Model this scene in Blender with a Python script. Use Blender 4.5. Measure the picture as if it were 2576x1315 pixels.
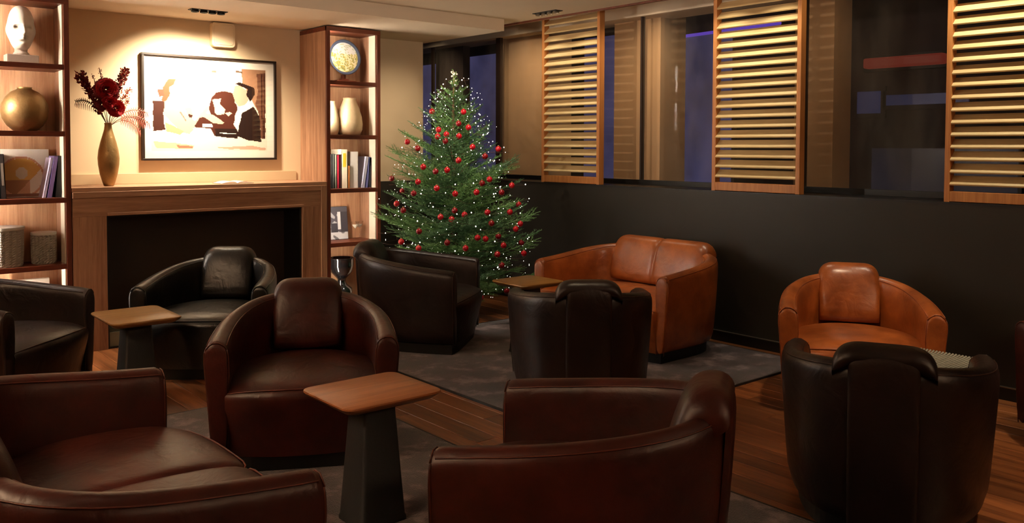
import bpy, bmesh, math, random
from mathutils import Vector, Matrix, Euler
random.seed(7)
for o in list(bpy.data.objects): bpy.data.objects.remove(o)
SC = bpy.context.scene; COL = SC.collection
PI = math.pi

# ------------------------------------------------------------------ camera, world, lights
FPX, CYP = 2178.07, 447.91
RIGHT = Vector((0.76344572, -0.64586326, 0.00335875))
DOWN = Vector((-0.02071909, -0.02968809, -0.99934445))
FWD = Vector((0.64553958, 0.76287566, -0.03604695))
cam_d = bpy.data.cameras.new('camera'); cam = bpy.data.objects.new('camera', cam_d); COL.objects.link(cam)
cam_d.sensor_fit = 'HORIZONTAL'; cam_d.sensor_width = 36.0
cam_d.lens = FPX / 2576 * 36.0
cam_d.shift_x = 0.0; cam_d.shift_y = -(657.5 - CYP) / 2576
cam_d.clip_start = 0.05; cam_d.clip_end = 200
mw = Matrix.Identity(4)
for i in range(3):
    mw[i][0] = RIGHT[i]; mw[i][1] = -DOWN[i]; mw[i][2] = -FWD[i]
mw[2][3] = 1.5
cam.matrix_world = mw
SC.camera = cam

world = bpy.data.worlds.new('world'); SC.world = world; world.use_nodes = True
bg = world.node_tree.nodes['Background']; bg.inputs[0].default_value = (0.10, 0.13, 0.30, 1); bg.inputs[1].default_value = 0.05

SC.view_settings.view_transform = 'Standard'; SC.view_settings.look = 'None'
SC.view_settings.gamma = 1.0; SC.view_settings.use_curve_mapping = False
SC.view_settings.exposure = -0.25

WARM = (1.0, 0.66, 0.36)
def spot(name, loc, target, energy, size_deg, blend=0.6, radius=0.04, color=WARM):
    d = bpy.data.lights.new(name, 'SPOT'); d.energy = energy; d.spot_size = math.radians(size_deg); d.spot_blend = blend
    d.shadow_soft_size = radius; d.color = color
    o = bpy.data.objects.new(name, d); COL.objects.link(o); o.location = loc
    o.rotation_euler = (Vector(target) - Vector(loc)).to_track_quat('-Z', 'Y').to_euler()
    return o
def area(name, loc, target, energy, sx, sy, color=WARM):
    d = bpy.data.lights.new(name, 'AREA'); d.shape = 'RECTANGLE'; d.size = sx; d.size_y = sy; d.energy = energy; d.color = color
    o = bpy.data.objects.new(name, d); COL.objects.link(o); o.location = loc
    o.rotation_euler = (Vector(target) - Vector(loc)).to_track_quat('-Z', 'Y').to_euler()
    return o
# picture lamps in the soffit
spot('picture_spot', (2.45, 6.70, 2.50), (2.50, 7.25, 1.55), 270, 112, 1.0, 0.03, (1.0, 0.82, 0.58))
spot('picture_spot', (2.64, 6.72, 2.50), (2.80, 7.25, 1.50), 170, 112, 1.0, 0.03, (1.0, 0.82, 0.58))
# slim lamps hidden in the ceiling recess graze the shutters
for y0_, e in ((5.78, 13), (3.79, 22), (2.01, 30)):
    for dy in (-0.22, 0.22):
        spot('recess_spot', (5.278, y0_ + dy, 2.74), (5.60, y0_ + dy, 1.35), e * 1.3, 96, 0.9, 0.02, (1.0, 0.90, 0.68))
for y, e in ((8.4, 22), (6.9, 40), (5.1, 46), (3.3, 9)):  # added fill spots that brighten the piers and window header
    spot('recess_spot', (5.40, y - .25, 2.78), (6.3, y + .25, 1.6), e, 90, 1.0, 0.03, (1.0, 0.78, 0.52))
spot('wall_fill_spot', (4.25, 5.75, 2.50), (4.65, 7.25, 1.45), 85, 60, 1.0, 0.05, (1.0, 0.80, 0.55))  # added fill that brightens the cream wall beside the tree
# downlights over the seats
spot('seat_downlight', (4.15, 4.30, 2.60), (4.75, 4.40, 0.5), 58, 46, 0.9, 0.04, (1.0, 0.76, 0.50))
spot('seat_downlight', (4.20, 2.25, 2.60), (4.74, 2.60, 0.5), 95, 44, 0.9, 0.04, (1.0, 0.76, 0.50))
spot('seat_downlight', (2.10, 3.10, 2.60), (1.85, 3.0, 0.5), 11, 40, 0.9, 0.05, (1.0, 0.76, 0.50))
spot('seat_downlight', (1.50, 5.25, 2.60), (1.6, 5.4, 0.4), 9, 44, 0.9, 0.05, (1.0, 0.76, 0.50))
spot('tree_downlight', (4.10, 5.20, 2.60), (4.5, 6.0, 1.0), 150, 60, 0.9, 0.04, (1.0, 0.86, 0.68))
spot('seat_downlight', (4.6, 1.0, 2.60), (4.4, 1.5, 0.0), 120, 58, 0.9, 0.04, (1.0, 0.74, 0.46))
spot('seat_downlight', (3.1, 3.0, 2.60), (2.9, 3.3, 0.0), 30, 40, 0.9, 0.04, (1.0, 0.74, 0.46))
spot('seat_downlight', (0.70, 2.3, 2.60), (1.0, 2.7, 0.4), 10, 48, 0.9, 0.05, (1.0, 0.72, 0.46))
# unseen fill lights added behind and left of the camera to brighten the ceiling
for o_ in (area('ceiling_fill_area', (-1.35, 3.2, 2.1), (-1.3, 3.2, 3), 190, 3.0, 0.15, (1.0, 0.80, 0.62)),
           area('ceiling_fill_area', (2.6, -2.35, 2.1), (2.6, -2.3, 3), 130, 3.6, 0.15, (1.0, 0.80, 0.62))):
    o_.data.spread = math.radians(95)
spot('ceiling_fill_spot', (-1.3, 4.6, 2.05), (2.6, 5.0, 2.75), 480, 50, 1.0, 0.08, (1.0, 0.83, 0.66))
spot('ceiling_fill_spot', (1.6, -2.3, 2.0), (3.6, 2.6, 2.85), 440, 46, 1.0, 0.08, (1.0, 0.83, 0.66))

# ------------------------------------------------------------------ materials
def new_mat(name):
    m = bpy.data.materials.new(name); m.use_nodes = True
    nt = m.node_tree; b = nt.nodes['Principled BSDF']
    return m, nt, b
def N(nt, t, **k):
    n = nt.nodes.new(t)
    for a, v in k.items(): setattr(n, a, v)
    return n
def lin(h):  # sRGB 0-255 tuple to linear
    return tuple(((c / 255) / 12.92 if c / 255 <= 0.04045 else ((c / 255 + 0.055) / 1.055) ** 2.4) for c in h) + (1,)
def plain(name, col, rough=0.6, metal=0.0, bump=0.0, bscale=80, var=0.0, vscale=6, coat=0.0, spec=0.5):
    m, nt, b = new_mat(name)
    c = lin(col)
    b.inputs['Base Color'].default_value = c; b.inputs['Roughness'].default_value = rough; b.inputs['Metallic'].default_value = metal
    b.inputs['Coat Weight'].default_value = coat; b.inputs['Specular IOR Level'].default_value = spec
    tc = N(nt, 'ShaderNodeTexCoord')
    if var > 0:
        n = N(nt, 'ShaderNodeTexNoise'); n.inputs['Scale'].default_value = vscale; n.inputs['Detail'].default_value = 5
        nt.links.new(tc.outputs['Object'], n.inputs['Vector'])
        r = N(nt, 'ShaderNodeMix', data_type='RGBA')
        r.inputs[6].default_value = tuple(x * (1 - var) for x in c[:3]) + (1,); r.inputs[7].default_value = tuple(min(1, x * (1 + var)) for x in c[:3]) + (1,)
        nt.links.new(n.outputs['Fac'], r.inputs[0]); nt.links.new(r.outputs[2], b.inputs['Base Color'])
    if bump > 0:
        n = N(nt, 'ShaderNodeTexNoise'); n.inputs['Scale'].default_value = bscale; n.inputs['Detail'].default_value = 4
        nt.links.new(tc.outputs['Object'], n.inputs['Vector'])
        bp = N(nt, 'ShaderNodeBump'); bp.inputs['Strength'].default_value = bump; bp.inputs['Distance'].default_value = 0.01
        nt.links.new(n.outputs['Fac'], bp.inputs['Height']); nt.links.new(bp.outputs[0], b.inputs['Normal'])
    return m
def wood(name, c1, c2, axis='Z', rough=0.45, scale=9, rnd=0.0, coat=0.0):
    m, nt, b = new_mat(name)
    tc = N(nt, 'ShaderNodeTexCoord'); mp = N(nt, 'ShaderNodeMapping')
    s = {'X': (0.05, 1, 1), 'Y': (1, 0.05, 1), 'Z': (1, 1, 0.05)}[axis]
    mp.inputs['Scale'].default_value = tuple(scale * q for q in s)
    nt.links.new(tc.outputs['Object'], mp.inputs['Vector'])
    n = N(nt, 'ShaderNodeTexNoise'); n.inputs['Scale'].default_value = 3.0; n.inputs['Detail'].default_value = 8; n.inputs['Roughness'].default_value = 0.62; n.inputs['Distortion'].default_value = 0.6
    nt.links.new(mp.outputs[0], n.inputs['Vector'])
    n2 = N(nt, 'ShaderNodeTexNoise'); n2.inputs['Scale'].default_value = 22.0; n2.inputs['Detail'].default_value = 3
    nt.links.new(mp.outputs[0], n2.inputs['Vector'])
    ma = N(nt, 'ShaderNodeMath', operation='MULTIPLY_ADD'); ma.inputs[1].default_value = 0.35
    nt.links.new(n2.outputs['Fac'], ma.inputs[0]); nt.links.new(n.outputs['Fac'], ma.inputs[2])
    cr = N(nt, 'ShaderNodeValToRGB'); cr.color_ramp.elements[0].position = 0.45; cr.color_ramp.elements[1].position = 0.85
    cr.color_ramp.elements[0].color = lin(c2); cr.color_ramp.elements[1].color = lin(c1)
    nt.links.new(ma.outputs[0], cr.inputs[0])
    out = cr.outputs[0]
    if rnd > 0:
        oi = N(nt, 'ShaderNodeObjectInfo'); mr = N(nt, 'ShaderNodeMapRange'); mr.inputs[3].default_value = 1 - rnd; mr.inputs[4].default_value = 1 + rnd
        nt.links.new(oi.outputs['Random'], mr.inputs[0])
        hs = N(nt, 'ShaderNodeHueSaturation'); nt.links.new(mr.outputs[0], hs.inputs['Value']); nt.links.new(out, hs.inputs['Color'])
        out = hs.outputs[0]
        ad = N(nt, 'ShaderNodeVectorMath', operation='ADD'); nt.links.new(tc.outputs['Object'], ad.inputs[0])
        sc = N(nt, 'ShaderNodeMath', operation='MULTIPLY'); sc.inputs[1].default_value = 17.0; nt.links.new(oi.outputs['Random'], sc.inputs[0])
        nt.links.new(sc.outputs[0], ad.inputs[1]); nt.links.new(ad.outputs[0], mp.inputs['Vector'])
    nt.links.new(out, b.inputs['Base Color'])
    b.inputs['Roughness'].default_value = rough; b.inputs['Coat Weight'].default_value = coat; b.inputs['Coat Roughness'].default_value = 0.25
    bp = N(nt, 'ShaderNodeBump'); bp.inputs['Strength'].default_value = 0.12; bp.inputs['Distance'].default_value = 0.004
    nt.links.new(ma.outputs[0], bp.inputs['Height']); nt.links.new(bp.outputs[0], b.inputs['Normal'])
    return m
def leather(name, c, c2, rough=0.36, coat=0.0):
    m, nt, b = new_mat(name)
    tc = N(nt, 'ShaderNodeTexCoord'); oi = N(nt, 'ShaderNodeObjectInfo')
    n = N(nt, 'ShaderNodeTexNoise'); n.inputs['Scale'].default_value = 5.5; n.inputs['Detail'].default_value = 6; n.inputs['Roughness'].default_value = 0.6
    n.noise_dimensions = '4D'; nt.links.new(oi.outputs['Random'], n.inputs['W']); nt.links.new(tc.outputs['Object'], n.inputs['Vector'])
    cr = N(nt, 'ShaderNodeValToRGB'); cr.color_ramp.elements[0].position = 0.32; cr.color_ramp.elements[1].position = 0.68
    cr.color_ramp.elements[0].color = lin(c2); cr.color_ramp.elements[1].color = lin(c)
    nt.links.new(n.outputs['Fac'], cr.inputs[0]); nt.links.new(cr.outputs[0], b.inputs['Base Color'])
    mr = N(nt, 'ShaderNodeMapRange'); mr.inputs[3].default_value = rough - 0.07; mr.inputs[4].default_value = rough + 0.12
    nt.links.new(n.outputs['Fac'], mr.inputs[0]); nt.links.new(mr.outputs[0], b.inputs['Roughness'])
    v = N(nt, 'ShaderNodeTexVoronoi'); v.inputs['Scale'].default_value = 260; nt.links.new(tc.outputs['Object'], v.inputs['Vector'])
    w = N(nt, 'ShaderNodeTexNoise'); w.inputs['Scale'].default_value = 9; w.inputs['Detail'].default_value = 3; w.inputs['Distortion'].default_value = 1.2
    nt.links.new(tc.outputs['Object'], w.inputs['Vector'])
    b1 = N(nt, 'ShaderNodeBump'); b1.inputs['Strength'].default_value = 0.10; b1.inputs['Distance'].default_value = 0.001; nt.links.new(v.outputs['Distance'], b1.inputs['Height'])
    b2 = N(nt, 'ShaderNodeBump'); b2.inputs['Strength'].default_value = 0.35; b2.inputs['Distance'].default_value = 0.012; nt.links.new(w.outputs['Fac'], b2.inputs['Height'])
    nt.links.new(b1.outputs[0], b2.inputs['Normal']); nt.links.new(b2.outputs[0], b.inputs['Normal'])
    b.inputs['Specular IOR Level'].default_value = 0.5; b.inputs['Coat Weight'].default_value = coat; b.inputs['Coat Roughness'].default_value = 0.22
    return m
def emis(name, col, strength, base=(0, 0, 0)):
    m, nt, b = new_mat(name)
    b.inputs['Base Color'].default_value = tuple(base) + (1,)
    b.inputs['Emission Color'].default_value = tuple(col) + (1,); b.inputs['Emission Strength'].default_value = strength
    return m
def vcol(name, rough=0.5):
    m, nt, b = new_mat(name)
    a = N(nt, 'ShaderNodeVertexColor'); a.layer_name = 'Col'
    nt.links.new(a.outputs[0], b.inputs['Base Color']); b.inputs['Roughness'].default_value = rough
    return m
def thin_glass(name, tint=(1, 1, 1), rough=0.02, refl=1.0, dirt_haze=0.0):
    m = bpy.data.materials.new(name); m.use_nodes = True; nt = m.node_tree
    for n in list(nt.nodes): nt.nodes.remove(n)
    out = N(nt, 'ShaderNodeOutputMaterial'); tr = N(nt, 'ShaderNodeBsdfTransparent'); tr.inputs[0].default_value = tuple(tint) + (1,)
    gl = N(nt, 'ShaderNodeBsdfGlossy'); gl.inputs['Roughness'].default_value = rough
    lw = N(nt, 'ShaderNodeLayerWeight'); lw.inputs[0].default_value = 0.5
    pw5 = N(nt, 'ShaderNodeMath', operation='POWER'); pw5.inputs[1].default_value = 5.0; nt.links.new(lw.outputs['Facing'], pw5.inputs[0])
    fr = N(nt, 'ShaderNodeMath', operation='MULTIPLY_ADD'); fr.inputs[1].default_value = 0.95; fr.inputs[2].default_value = 0.045; nt.links.new(pw5.outputs[0], fr.inputs[0])
    mu = N(nt, 'ShaderNodeMath', operation='MULTIPLY'); mu.inputs[1].default_value = refl
    mx = N(nt, 'ShaderNodeMixShader'); nt.links.new(fr.outputs[0], mu.inputs[0]); nt.links.new(mu.outputs[0], mx.inputs[0])
    nt.links.new(tr.outputs[0], mx.inputs[1]); nt.links.new(gl.outputs[0], mx.inputs[2])
    last = mx.outputs[0]
    if dirt_haze > 0:  # pale film: dirt, plus milky room reflections put into the colour
        df = N(nt, 'ShaderNodeBsdfDiffuse'); df.inputs[0].default_value = (0.5, 0.42, 0.33, 1)
        tc = N(nt, 'ShaderNodeTexCoord'); mp = N(nt, 'ShaderNodeMapping'); mp.inputs['Scale'].default_value = (1, 2.2, 0.7)
        ns = N(nt, 'ShaderNodeTexNoise'); ns.inputs['Scale'].default_value = 2.5; ns.inputs['Detail'].default_value = 7
        nt.links.new(tc.outputs['Object'], mp.inputs[0]); nt.links.new(mp.outputs[0], ns.inputs['Vector'])
        mr = N(nt, 'ShaderNodeMapRange'); mr.inputs[1].default_value = 0.35; mr.inputs[2].default_value = 0.75; mr.inputs[3].default_value = dirt_haze * 0.3; mr.inputs[4].default_value = dirt_haze
        nt.links.new(ns.outputs['Fac'], mr.inputs[0])
        m2 = N(nt, 'ShaderNodeMixShader'); nt.links.new(mr.outputs[0], m2.inputs[0]); nt.links.new(last, m2.inputs[1]); nt.links.new(df.outputs[0], m2.inputs[2])
        last = m2.outputs[0]
    nt.links.new(last, out.inputs[0])
    return m

M = {}
M['wall'] = plain('cream_paint', (216, 194, 162), 0.85, bump=0.05, bscale=200, var=0.04)
M['ceil'] = plain('ceiling_paint', (218, 200, 176), 0.9, var=0.03)
M['dimwall'] = plain('brown_paint', (96, 66, 44), 0.8, var=0.1)
M['panel'] = plain('dark_bench_panel', (50, 46, 40), 0.42, spec=0.3, bump=0.0, var=0.12, vscale=4)
M['bronze'] = plain('dark_bronze', (44, 30, 22), 0.5)
M['upstand'] = plain('upstand_paint', (196, 170, 136), 0.7, var=.05)
M['black'] = plain('black_metal', (14, 13, 12), 0.5)
M['ledge'] = plain('black_ledge', (16, 14, 13), 0.4)
M['steel'] = plain('brushed_steel', (150, 140, 125), 0.35, metal=0.9)
M['oak'] = wood('reddish_oak', (184, 142, 112), (134, 94, 70), 'Z', 0.5)
M['oak_x'] = wood('reddish_oak_across', (184, 142, 112), (134, 94, 70), 'X', 0.5)
M['oak_light'] = wood('pale_oak_back', (214, 170, 132), (168, 118, 84), 'Z', 0.55, 6)
M['cherry'] = wood('dark_cherry_edge', (112, 52, 30), (74, 32, 18), 'Z', 0.42)
M['cherry_x'] = wood('dark_cherry_edge_across', (112, 52, 30), (74, 32, 18), 'X', 0.42)
M['liner'] = plain('cream_liner', (236, 226, 205), 0.5)
M['floor'] = wood('walnut_planks', (158, 98, 56), (84, 44, 24), 'Y', 0.30, 7, rnd=0.5, coat=0.25)
M['subfloor'] = plain('joint_filler', (18, 11, 8), 0.8)
M['slat'] = wood('shutter_slat_wood', (228, 202, 150), (200, 166, 112), 'Y', 0.42, 8, rnd=0.06)
M['stile'] = wood('shutter_stile_wood', (206, 140, 76), (170, 100, 50), 'Z', 0.45, 8)
M['table_a'] = wood('table_top_oak', (186, 118, 66), (138, 80, 42), 'X', 0.38, 8, coat=0.15)
M['table_b'] = wood('table_top_pale', (170, 126, 60), (128, 88, 38), 'X', 0.38, 8, coat=0.15)
M['pedestal'] = plain('charcoal_pedestal', (34, 34, 34), 0.55, bump=0.1, bscale=150)
M['l_red'] = leather('red_brown_leather', (72, 23, 12), (39, 11, 6), 0.38)
M['l_dark'] = leather('dark_brown_leather', (36, 18, 13), (19, 9, 7), 0.36)
M['l_tan'] = leather('tan_leather', (180, 98, 42), (118, 56, 20), 0.34, 0.35)
M['l_black'] = leather('black_leather', (20, 18, 17), (12, 11, 10), 0.30)
M['p_red'] = leather('red_brown_piping', (96, 42, 24), (66, 28, 16), 0.4)
M['p_dark'] = leather('dark_brown_piping', (62, 34, 22), (40, 20, 14), 0.4)
M['p_tan'] = leather('tan_piping', (160, 84, 40), (120, 54, 24), 0.4)
M['p_black'] = leather('black_piping', (20, 18, 17), (12, 11, 10), 0.35)
M['gold'] = plain('aged_gold', (158, 128, 84), 0.46, metal=0.7, bump=0.3, bscale=40, var=0.5, vscale=9)
M['pale_gold'] = plain('pale_gold', (206, 184, 146), 0.5, metal=0.35, bump=0.2, bscale=40, var=0.3, vscale=7)
M['white_stone'] = plain('white_stone', (226, 218, 206), 0.7, bump=0.15, bscale=60, var=0.06)
M['stone_block'] = plain('grey_stone_block', (170, 154, 142), 0.8, bump=0.2, bscale=80, var=0.1)
M['basket'] = plain('grey_woven', (158, 150, 140), 0.8, var=0.25, vscale=40)
M['basket_lid'] = plain('pale_lid', (196, 190, 180), 0.6)
M['paper'] = plain('paper', (236, 230, 216), 0.8)
M['mat'] = plain('pale_ribbed_paper', (150, 150, 140), 0.7)
M['plastic'] = plain('cream_plastic', (232, 214, 184), 0.45)
M['red_petal'] = plain('red_petal', (168, 14, 26), 0.6, var=0.25, vscale=30)
M['burgundy'] = plain('burgundy_dried', (118, 30, 34), 0.7, var=0.3, vscale=40)
M['pink'] = plain('pink_dried', (206, 118, 104), 0.7, var=0.2, vscale=40)
M['stem'] = plain('dark_stem', (70, 42, 28), 0.7)
M['bauble'] = plain('red_glass', (168, 14, 28), 0.2, metal=0.1, coat=0.6)
M['bauble_dark'] = plain('deep_red_glass', (120, 8, 18), 0.2, metal=0.1, coat=0.6)
M['needle'] = plain('fir_needles', (98, 138, 78), 0.55, var=0.35, vscale=12)
M['needle2'] = plain('fir_needles_dark', (72, 108, 68), 0.55, var=0.35, vscale=12)
M['bark'] = plain('fir_bark', (84, 62, 40), 0.85, bump=0.4, bscale=40, var=0.2)
M['bulb'] = emis('fairy_bulb', (1.0, 0.93, 0.82), 7.0)
M['led'] = emis('led_strip', (1.0, 0.85, 0.67), 200.0)
M['lamp_lens'] = emis('lamp_lens', (1.0, 0.85, 0.6), 6.0)
M['silver'] = plain('silver_star', (214, 210, 200), 0.3, metal=0.6)
M['print'] = vcol('printed_colour', 0.45)
M['frame'] = plain('dark_picture_frame', (34, 22, 16), 0.4)
M['glass'] = thin_glass('clear_glass')
M['window_glass'] = thin_glass('window_glass', (0.95, 0.93, 0.91), 0.0, 0.06, 0.07)
M['pier'] = plain('tan_pier_render', (212, 176, 134), 0.8, bump=0.1, bscale=60, var=0.08)
M['facade'] = plain('dark_facade', (60, 50, 52), 0.9, var=0.2)
M['asphalt'] = plain('asphalt', (40, 40, 44), 0.8)
M['fireback'] = plain('dark_fireback', (46, 36, 28), 0.42, var=0.15)
M['hearth'] = plain('grey_green_hearth', (120, 122, 104), 0.5, var=0.1)
M['lacquer'] = plain('black_lacquer', (10, 10, 12), 0.12, coat=0.6)

def rug_mat():
    m, nt, b = new_mat('mottled_rug_pile')
    tc = N(nt, 'ShaderNodeTexCoord'); n = N(nt, 'ShaderNodeTexNoise'); n.inputs['Scale'].default_value = 5.0; n.inputs['Detail'].default_value = 6; n.inputs['Roughness'].default_value = 0.65
    nt.links.new(tc.outputs['Object'], n.inputs['Vector'])
    cr = N(nt, 'ShaderNodeValToRGB'); e = cr.color_ramp.elements
    e[0].position = 0.40; e[0].color = lin((36, 24, 28)); e[1].position = 0.66; e[1].color = lin((142, 122, 122))
    x = cr.color_ramp.elements.new(0.52); x.color = lin((62, 44, 48))
    nt.links.new(n.outputs['Fac'], cr.inputs[0]); nt.links.new(cr.outputs[0], b.inputs['Base Color'])
    b.inputs['Roughness'].default_value = 0.9; b.inputs['Sheen Weight'].default_value = 0.4
    n2 = N(nt, 'ShaderNodeTexNoise'); n2.inputs['Scale'].default_value = 180; nt.links.new(tc.outputs['Object'], n2.inputs['Vector'])
    bp = N(nt, 'ShaderNodeBump'); bp.inputs['Strength'].default_value = 0.7; bp.inputs['Distance'].default_value = 0.006
    nt.links.new(n2.outputs['Fac'], bp.inputs['Height']); nt.links.new(bp.outputs[0], b.inputs['Normal'])
    return m
M['rug'] = rug_mat()

# ------------------------------------------------------------------ mesh helpers
class MB:
    def __init__(s): s.v = []; s.f = []
    def add(s, vs, fs):
        k = len(s.v); s.v += [tuple(p) for p in vs]; s.f += [tuple(i + k for i in f) for f in fs]; return s
    def box(s, x0, x1, y0, y1, z0, z1):
        vs = [(x, y, z) for z in (z0, z1) for y in (y0, y1) for x in (x0, x1)]
        return s.add(vs, [(0, 2, 3, 1), (4, 5, 7, 6), (0, 1, 5, 4), (1, 3, 7, 5), (3, 2, 6, 7), (2, 0, 4, 6)])
    def rbox(s, c, size, rot=(0, 0, 0)):
        R = Euler(rot).to_matrix(); a, b, d = (q / 2 for q in size); c = Vector(c)
        vs = [c + R @ Vector((x, y, z)) for z in (-d, d) for y in (-b, b) for x in (-a, a)]
        return s.add(vs, [(0, 2, 3, 1), (4, 5, 7, 6), (0, 1, 5, 4), (1, 3, 7, 5), (3, 2, 6, 7), (2, 0, 4, 6)])
    def tube(s, pts, rad, n=8, cap=True):
        pts = [Vector(p) for p in pts]; rings = []
        for i, p in enumerate(pts):
            t = (pts[min(i + 1, len(pts) - 1)] - pts[max(i - 1, 0)]).normalized()
            up = Vector((0, 0, 1)) if abs(t.z) < 0.9 else Vector((1, 0, 0))
            a = t.cross(up).normalized(); b = a.cross(t)
            r = rad[i] if isinstance(rad, (list, tuple)) else rad
            rings.append([p + (a * math.cos(2 * PI * j / n) + b * math.sin(2 * PI * j / n)) * r for j in range(n)])
        vs = [q for R in rings for q in R]; fs = []
        for i in range(len(pts) - 1):
            for j in range(n):
                fs.append((i * n + j, i * n + (j + 1) % n, (i + 1) * n + (j + 1) % n, (i + 1) * n + j))
        if cap: fs += [tuple(range(n - 1, -1, -1)), tuple((len(pts) - 1) * n + j for j in range(n))]
        return s.add(vs, fs)
    def lathe(s, prof, c=(0, 0, 0), n=32):
        vs = []; fs = []
        for r, z in prof:
            for j in range(n):
                a = 2 * PI * j / n; vs.append((c[0] + r * math.cos(a), c[1] + r * math.sin(a), c[2] + z))
        for i in range(len(prof) - 1):
            for j in range(n):
                fs.append((i * n + j, i * n + (j + 1) % n, (i + 1) * n + (j + 1) % n, (i + 1) * n + j))
        fs += [tuple(range(n - 1, -1, -1)), tuple((len(prof) - 1) * n + j for j in range(n))]
        return s.add(vs, fs)
    def grid(s, rows, closed_u=False):
        n = len(rows[0]); vs = [p for r in rows for p in r]; fs = []
        for i in range(len(rows) - 1):
            for j in range(n if closed_u else n - 1):
                fs.append((i * n + j, i * n + (j + 1) % n, (i + 1) * n + (j + 1) % n, (i + 1) * n + j))
        return s.add(vs, fs)
    def prism(s, poly, z0, z1):
        n = len(poly); vs = [(x, y, z0) for x, y in poly] + [(x, y, z1) for x, y in poly]
        fs = [tuple(range(n - 1, -1, -1)), tuple(range(n, 2 * n))] + [(i, (i + 1) % n, n + (i + 1) % n, n + i) for i in range(n)]
        return s.add(vs, fs)
    def build(s, name, mat, parent=None, smooth=False, bevel=0.0, sub=0, fix=True, angle=None, segs=2):
        me = bpy.data.meshes.new(name); me.from_pydata(s.v, [], s.f)
        if fix:
            bm = bmesh.new(); bm.from_mesh(me); bmesh.ops.recalc_face_normals(bm, faces=bm.faces); bm.to_mesh(me); bm.free()
        me.materials.append(mat)
        o = bpy.data.objects.new(name, me); COL.objects.link(o)
        if parent is not None: o.parent = parent
        if smooth:
            for p in me.polygons: p.use_smooth = True
            if angle: me.set_sharp_from_angle(angle=math.radians(angle))
        if bevel > 0:
            md = o.modifiers.new('bevel', 'BEVEL'); md.width = bevel; md.segments = segs; md.limit_method = 'ANGLE'
        if sub > 0:
            md = o.modifiers.new('sub', 'SUBSURF'); md.levels = sub; md.render_levels = sub
        return o
def tag(o, label=None, cat=None, group=None, kind=None):
    if label: o['label'] = label
    if cat: o['category'] = cat
    if group: o['group'] = group
    if kind: o['kind'] = kind
    return o
def empty(name, loc, rz=0, **k):
    o = bpy.data.objects.new(name, None); COL.objects.link(o); o.location = loc; o.rotation_euler = (0, 0, rz)
    o.empty_display_size = 0.1
    return tag(o, **k)
def struct(o): o['kind'] = 'structure'; return o
def copy_tree(o, kids, parent=None):
    c = o.copy(); COL.objects.link(c); c.parent = parent
    for ch in kids.get(o.name, []): copy_tree(ch, kids, c)
    return c

XW, YW, YF = 5.569, 7.246, 6.746     # bench panel face, fireplace wall, fireplace front

# ------------------------------------------------------------------ floor
fl = struct(MB().box(-1.6, 6.25, -2.6, 8.6, -0.08, -0.012).build('floor', M['subfloor']))
xs = -1.55; row = 0; pw = 0.132
plank_meshes = {}
while xs < XW:
    y = -2.55 - (row * 0.61) % 1.5
    while y < YW:
        L = 1.5; y0 = max(y, -2.55); y1 = min(y + L, YW); x1 = min(xs + pw, XW)
        if y1 - y0 > 0.05 and x1 - xs > 0.02 and not (x1 < 0.2 and y1 < 1) and y1 > -0.3:
            key = (round(x1 - xs, 3), round(y1 - y0, 3))
            if key not in plank_meshes:
                w, l = key
                mb = MB(); e = 0.0015
                mb.add([(e, e, 0), (w - e, e, 0), (w - e, l - e, 0), (e, l - e, 0), (0, 0, -0.0015), (w, 0, -0.0015), (w, l, -0.0015), (0, l, -0.0015), (0, 0, -0.014), (w, 0, -0.014), (w, l, -0.014), (0, l, -0.014)],
                       [(0, 1, 2, 3)] + [(4 + i, 4 + (i + 1) % 4, (i + 1) % 4, i) for i in range(4)] + [(8 + i, 8 + (i + 1) % 4, 4 + (i + 1) % 4, 4 + i) for i in range(4)])
                o = mb.build('plank', M['floor'], fl); plank_meshes[key] = o
            else:
                o = plank_meshes[key].copy(); COL.objects.link(o)
            o.location = (xs, y0, 0)
            s = 0.003
            o.scale = ((key[0] - s) / key[0], (key[1] - s) / key[1], 1)
        y += L
    xs += pw; row += 1

# ------------------------------------------------------------------ walls and ceiling
struct(MB().box(-1.6, 4.955, YW, YW + 0.15, 0, 2.60).build('wall_back', M['wall']))
struct(MB().box(-1.75, -1.6, -2.6, YW + 0.15, 0, 2.80).build('wall_left', M['dimwall']))
struct(MB().box(-1.75, 6.4, -2.75, -2.6, 0, 2.95).build('wall_front', M['dimwall']))
c = struct(MB().box(-1.75, 5.25, -2.75, 6.09, 2.65, 2.80).build('ceiling', M['ceil']))
so = MB().box(-1.75, 5.02, 6.05, YW + 0.15, 2.545, 2.80).build('soffit', M['ceil'], c)
MB().box(5.02, 5.25, 6.09, YW + 0.4, 2.65, 2.80).build('ceiling_edge', M['ceil'], c)
MB().box(5.232, 5.262, -2.6, 9.6, 2.635, 2.84).build('shadow_gap_trim', M['cherry_x'], c)
MB().box(5.25, 6.5, -2.75, 9.7, 2.84, 2.95).build('recess_top', M['ceil'], c)
MB().box(4.955, 5.25, YW + 0.4, 9.7, 2.65, 2.80).build('recess_edge', M['ceil'], c)
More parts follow.
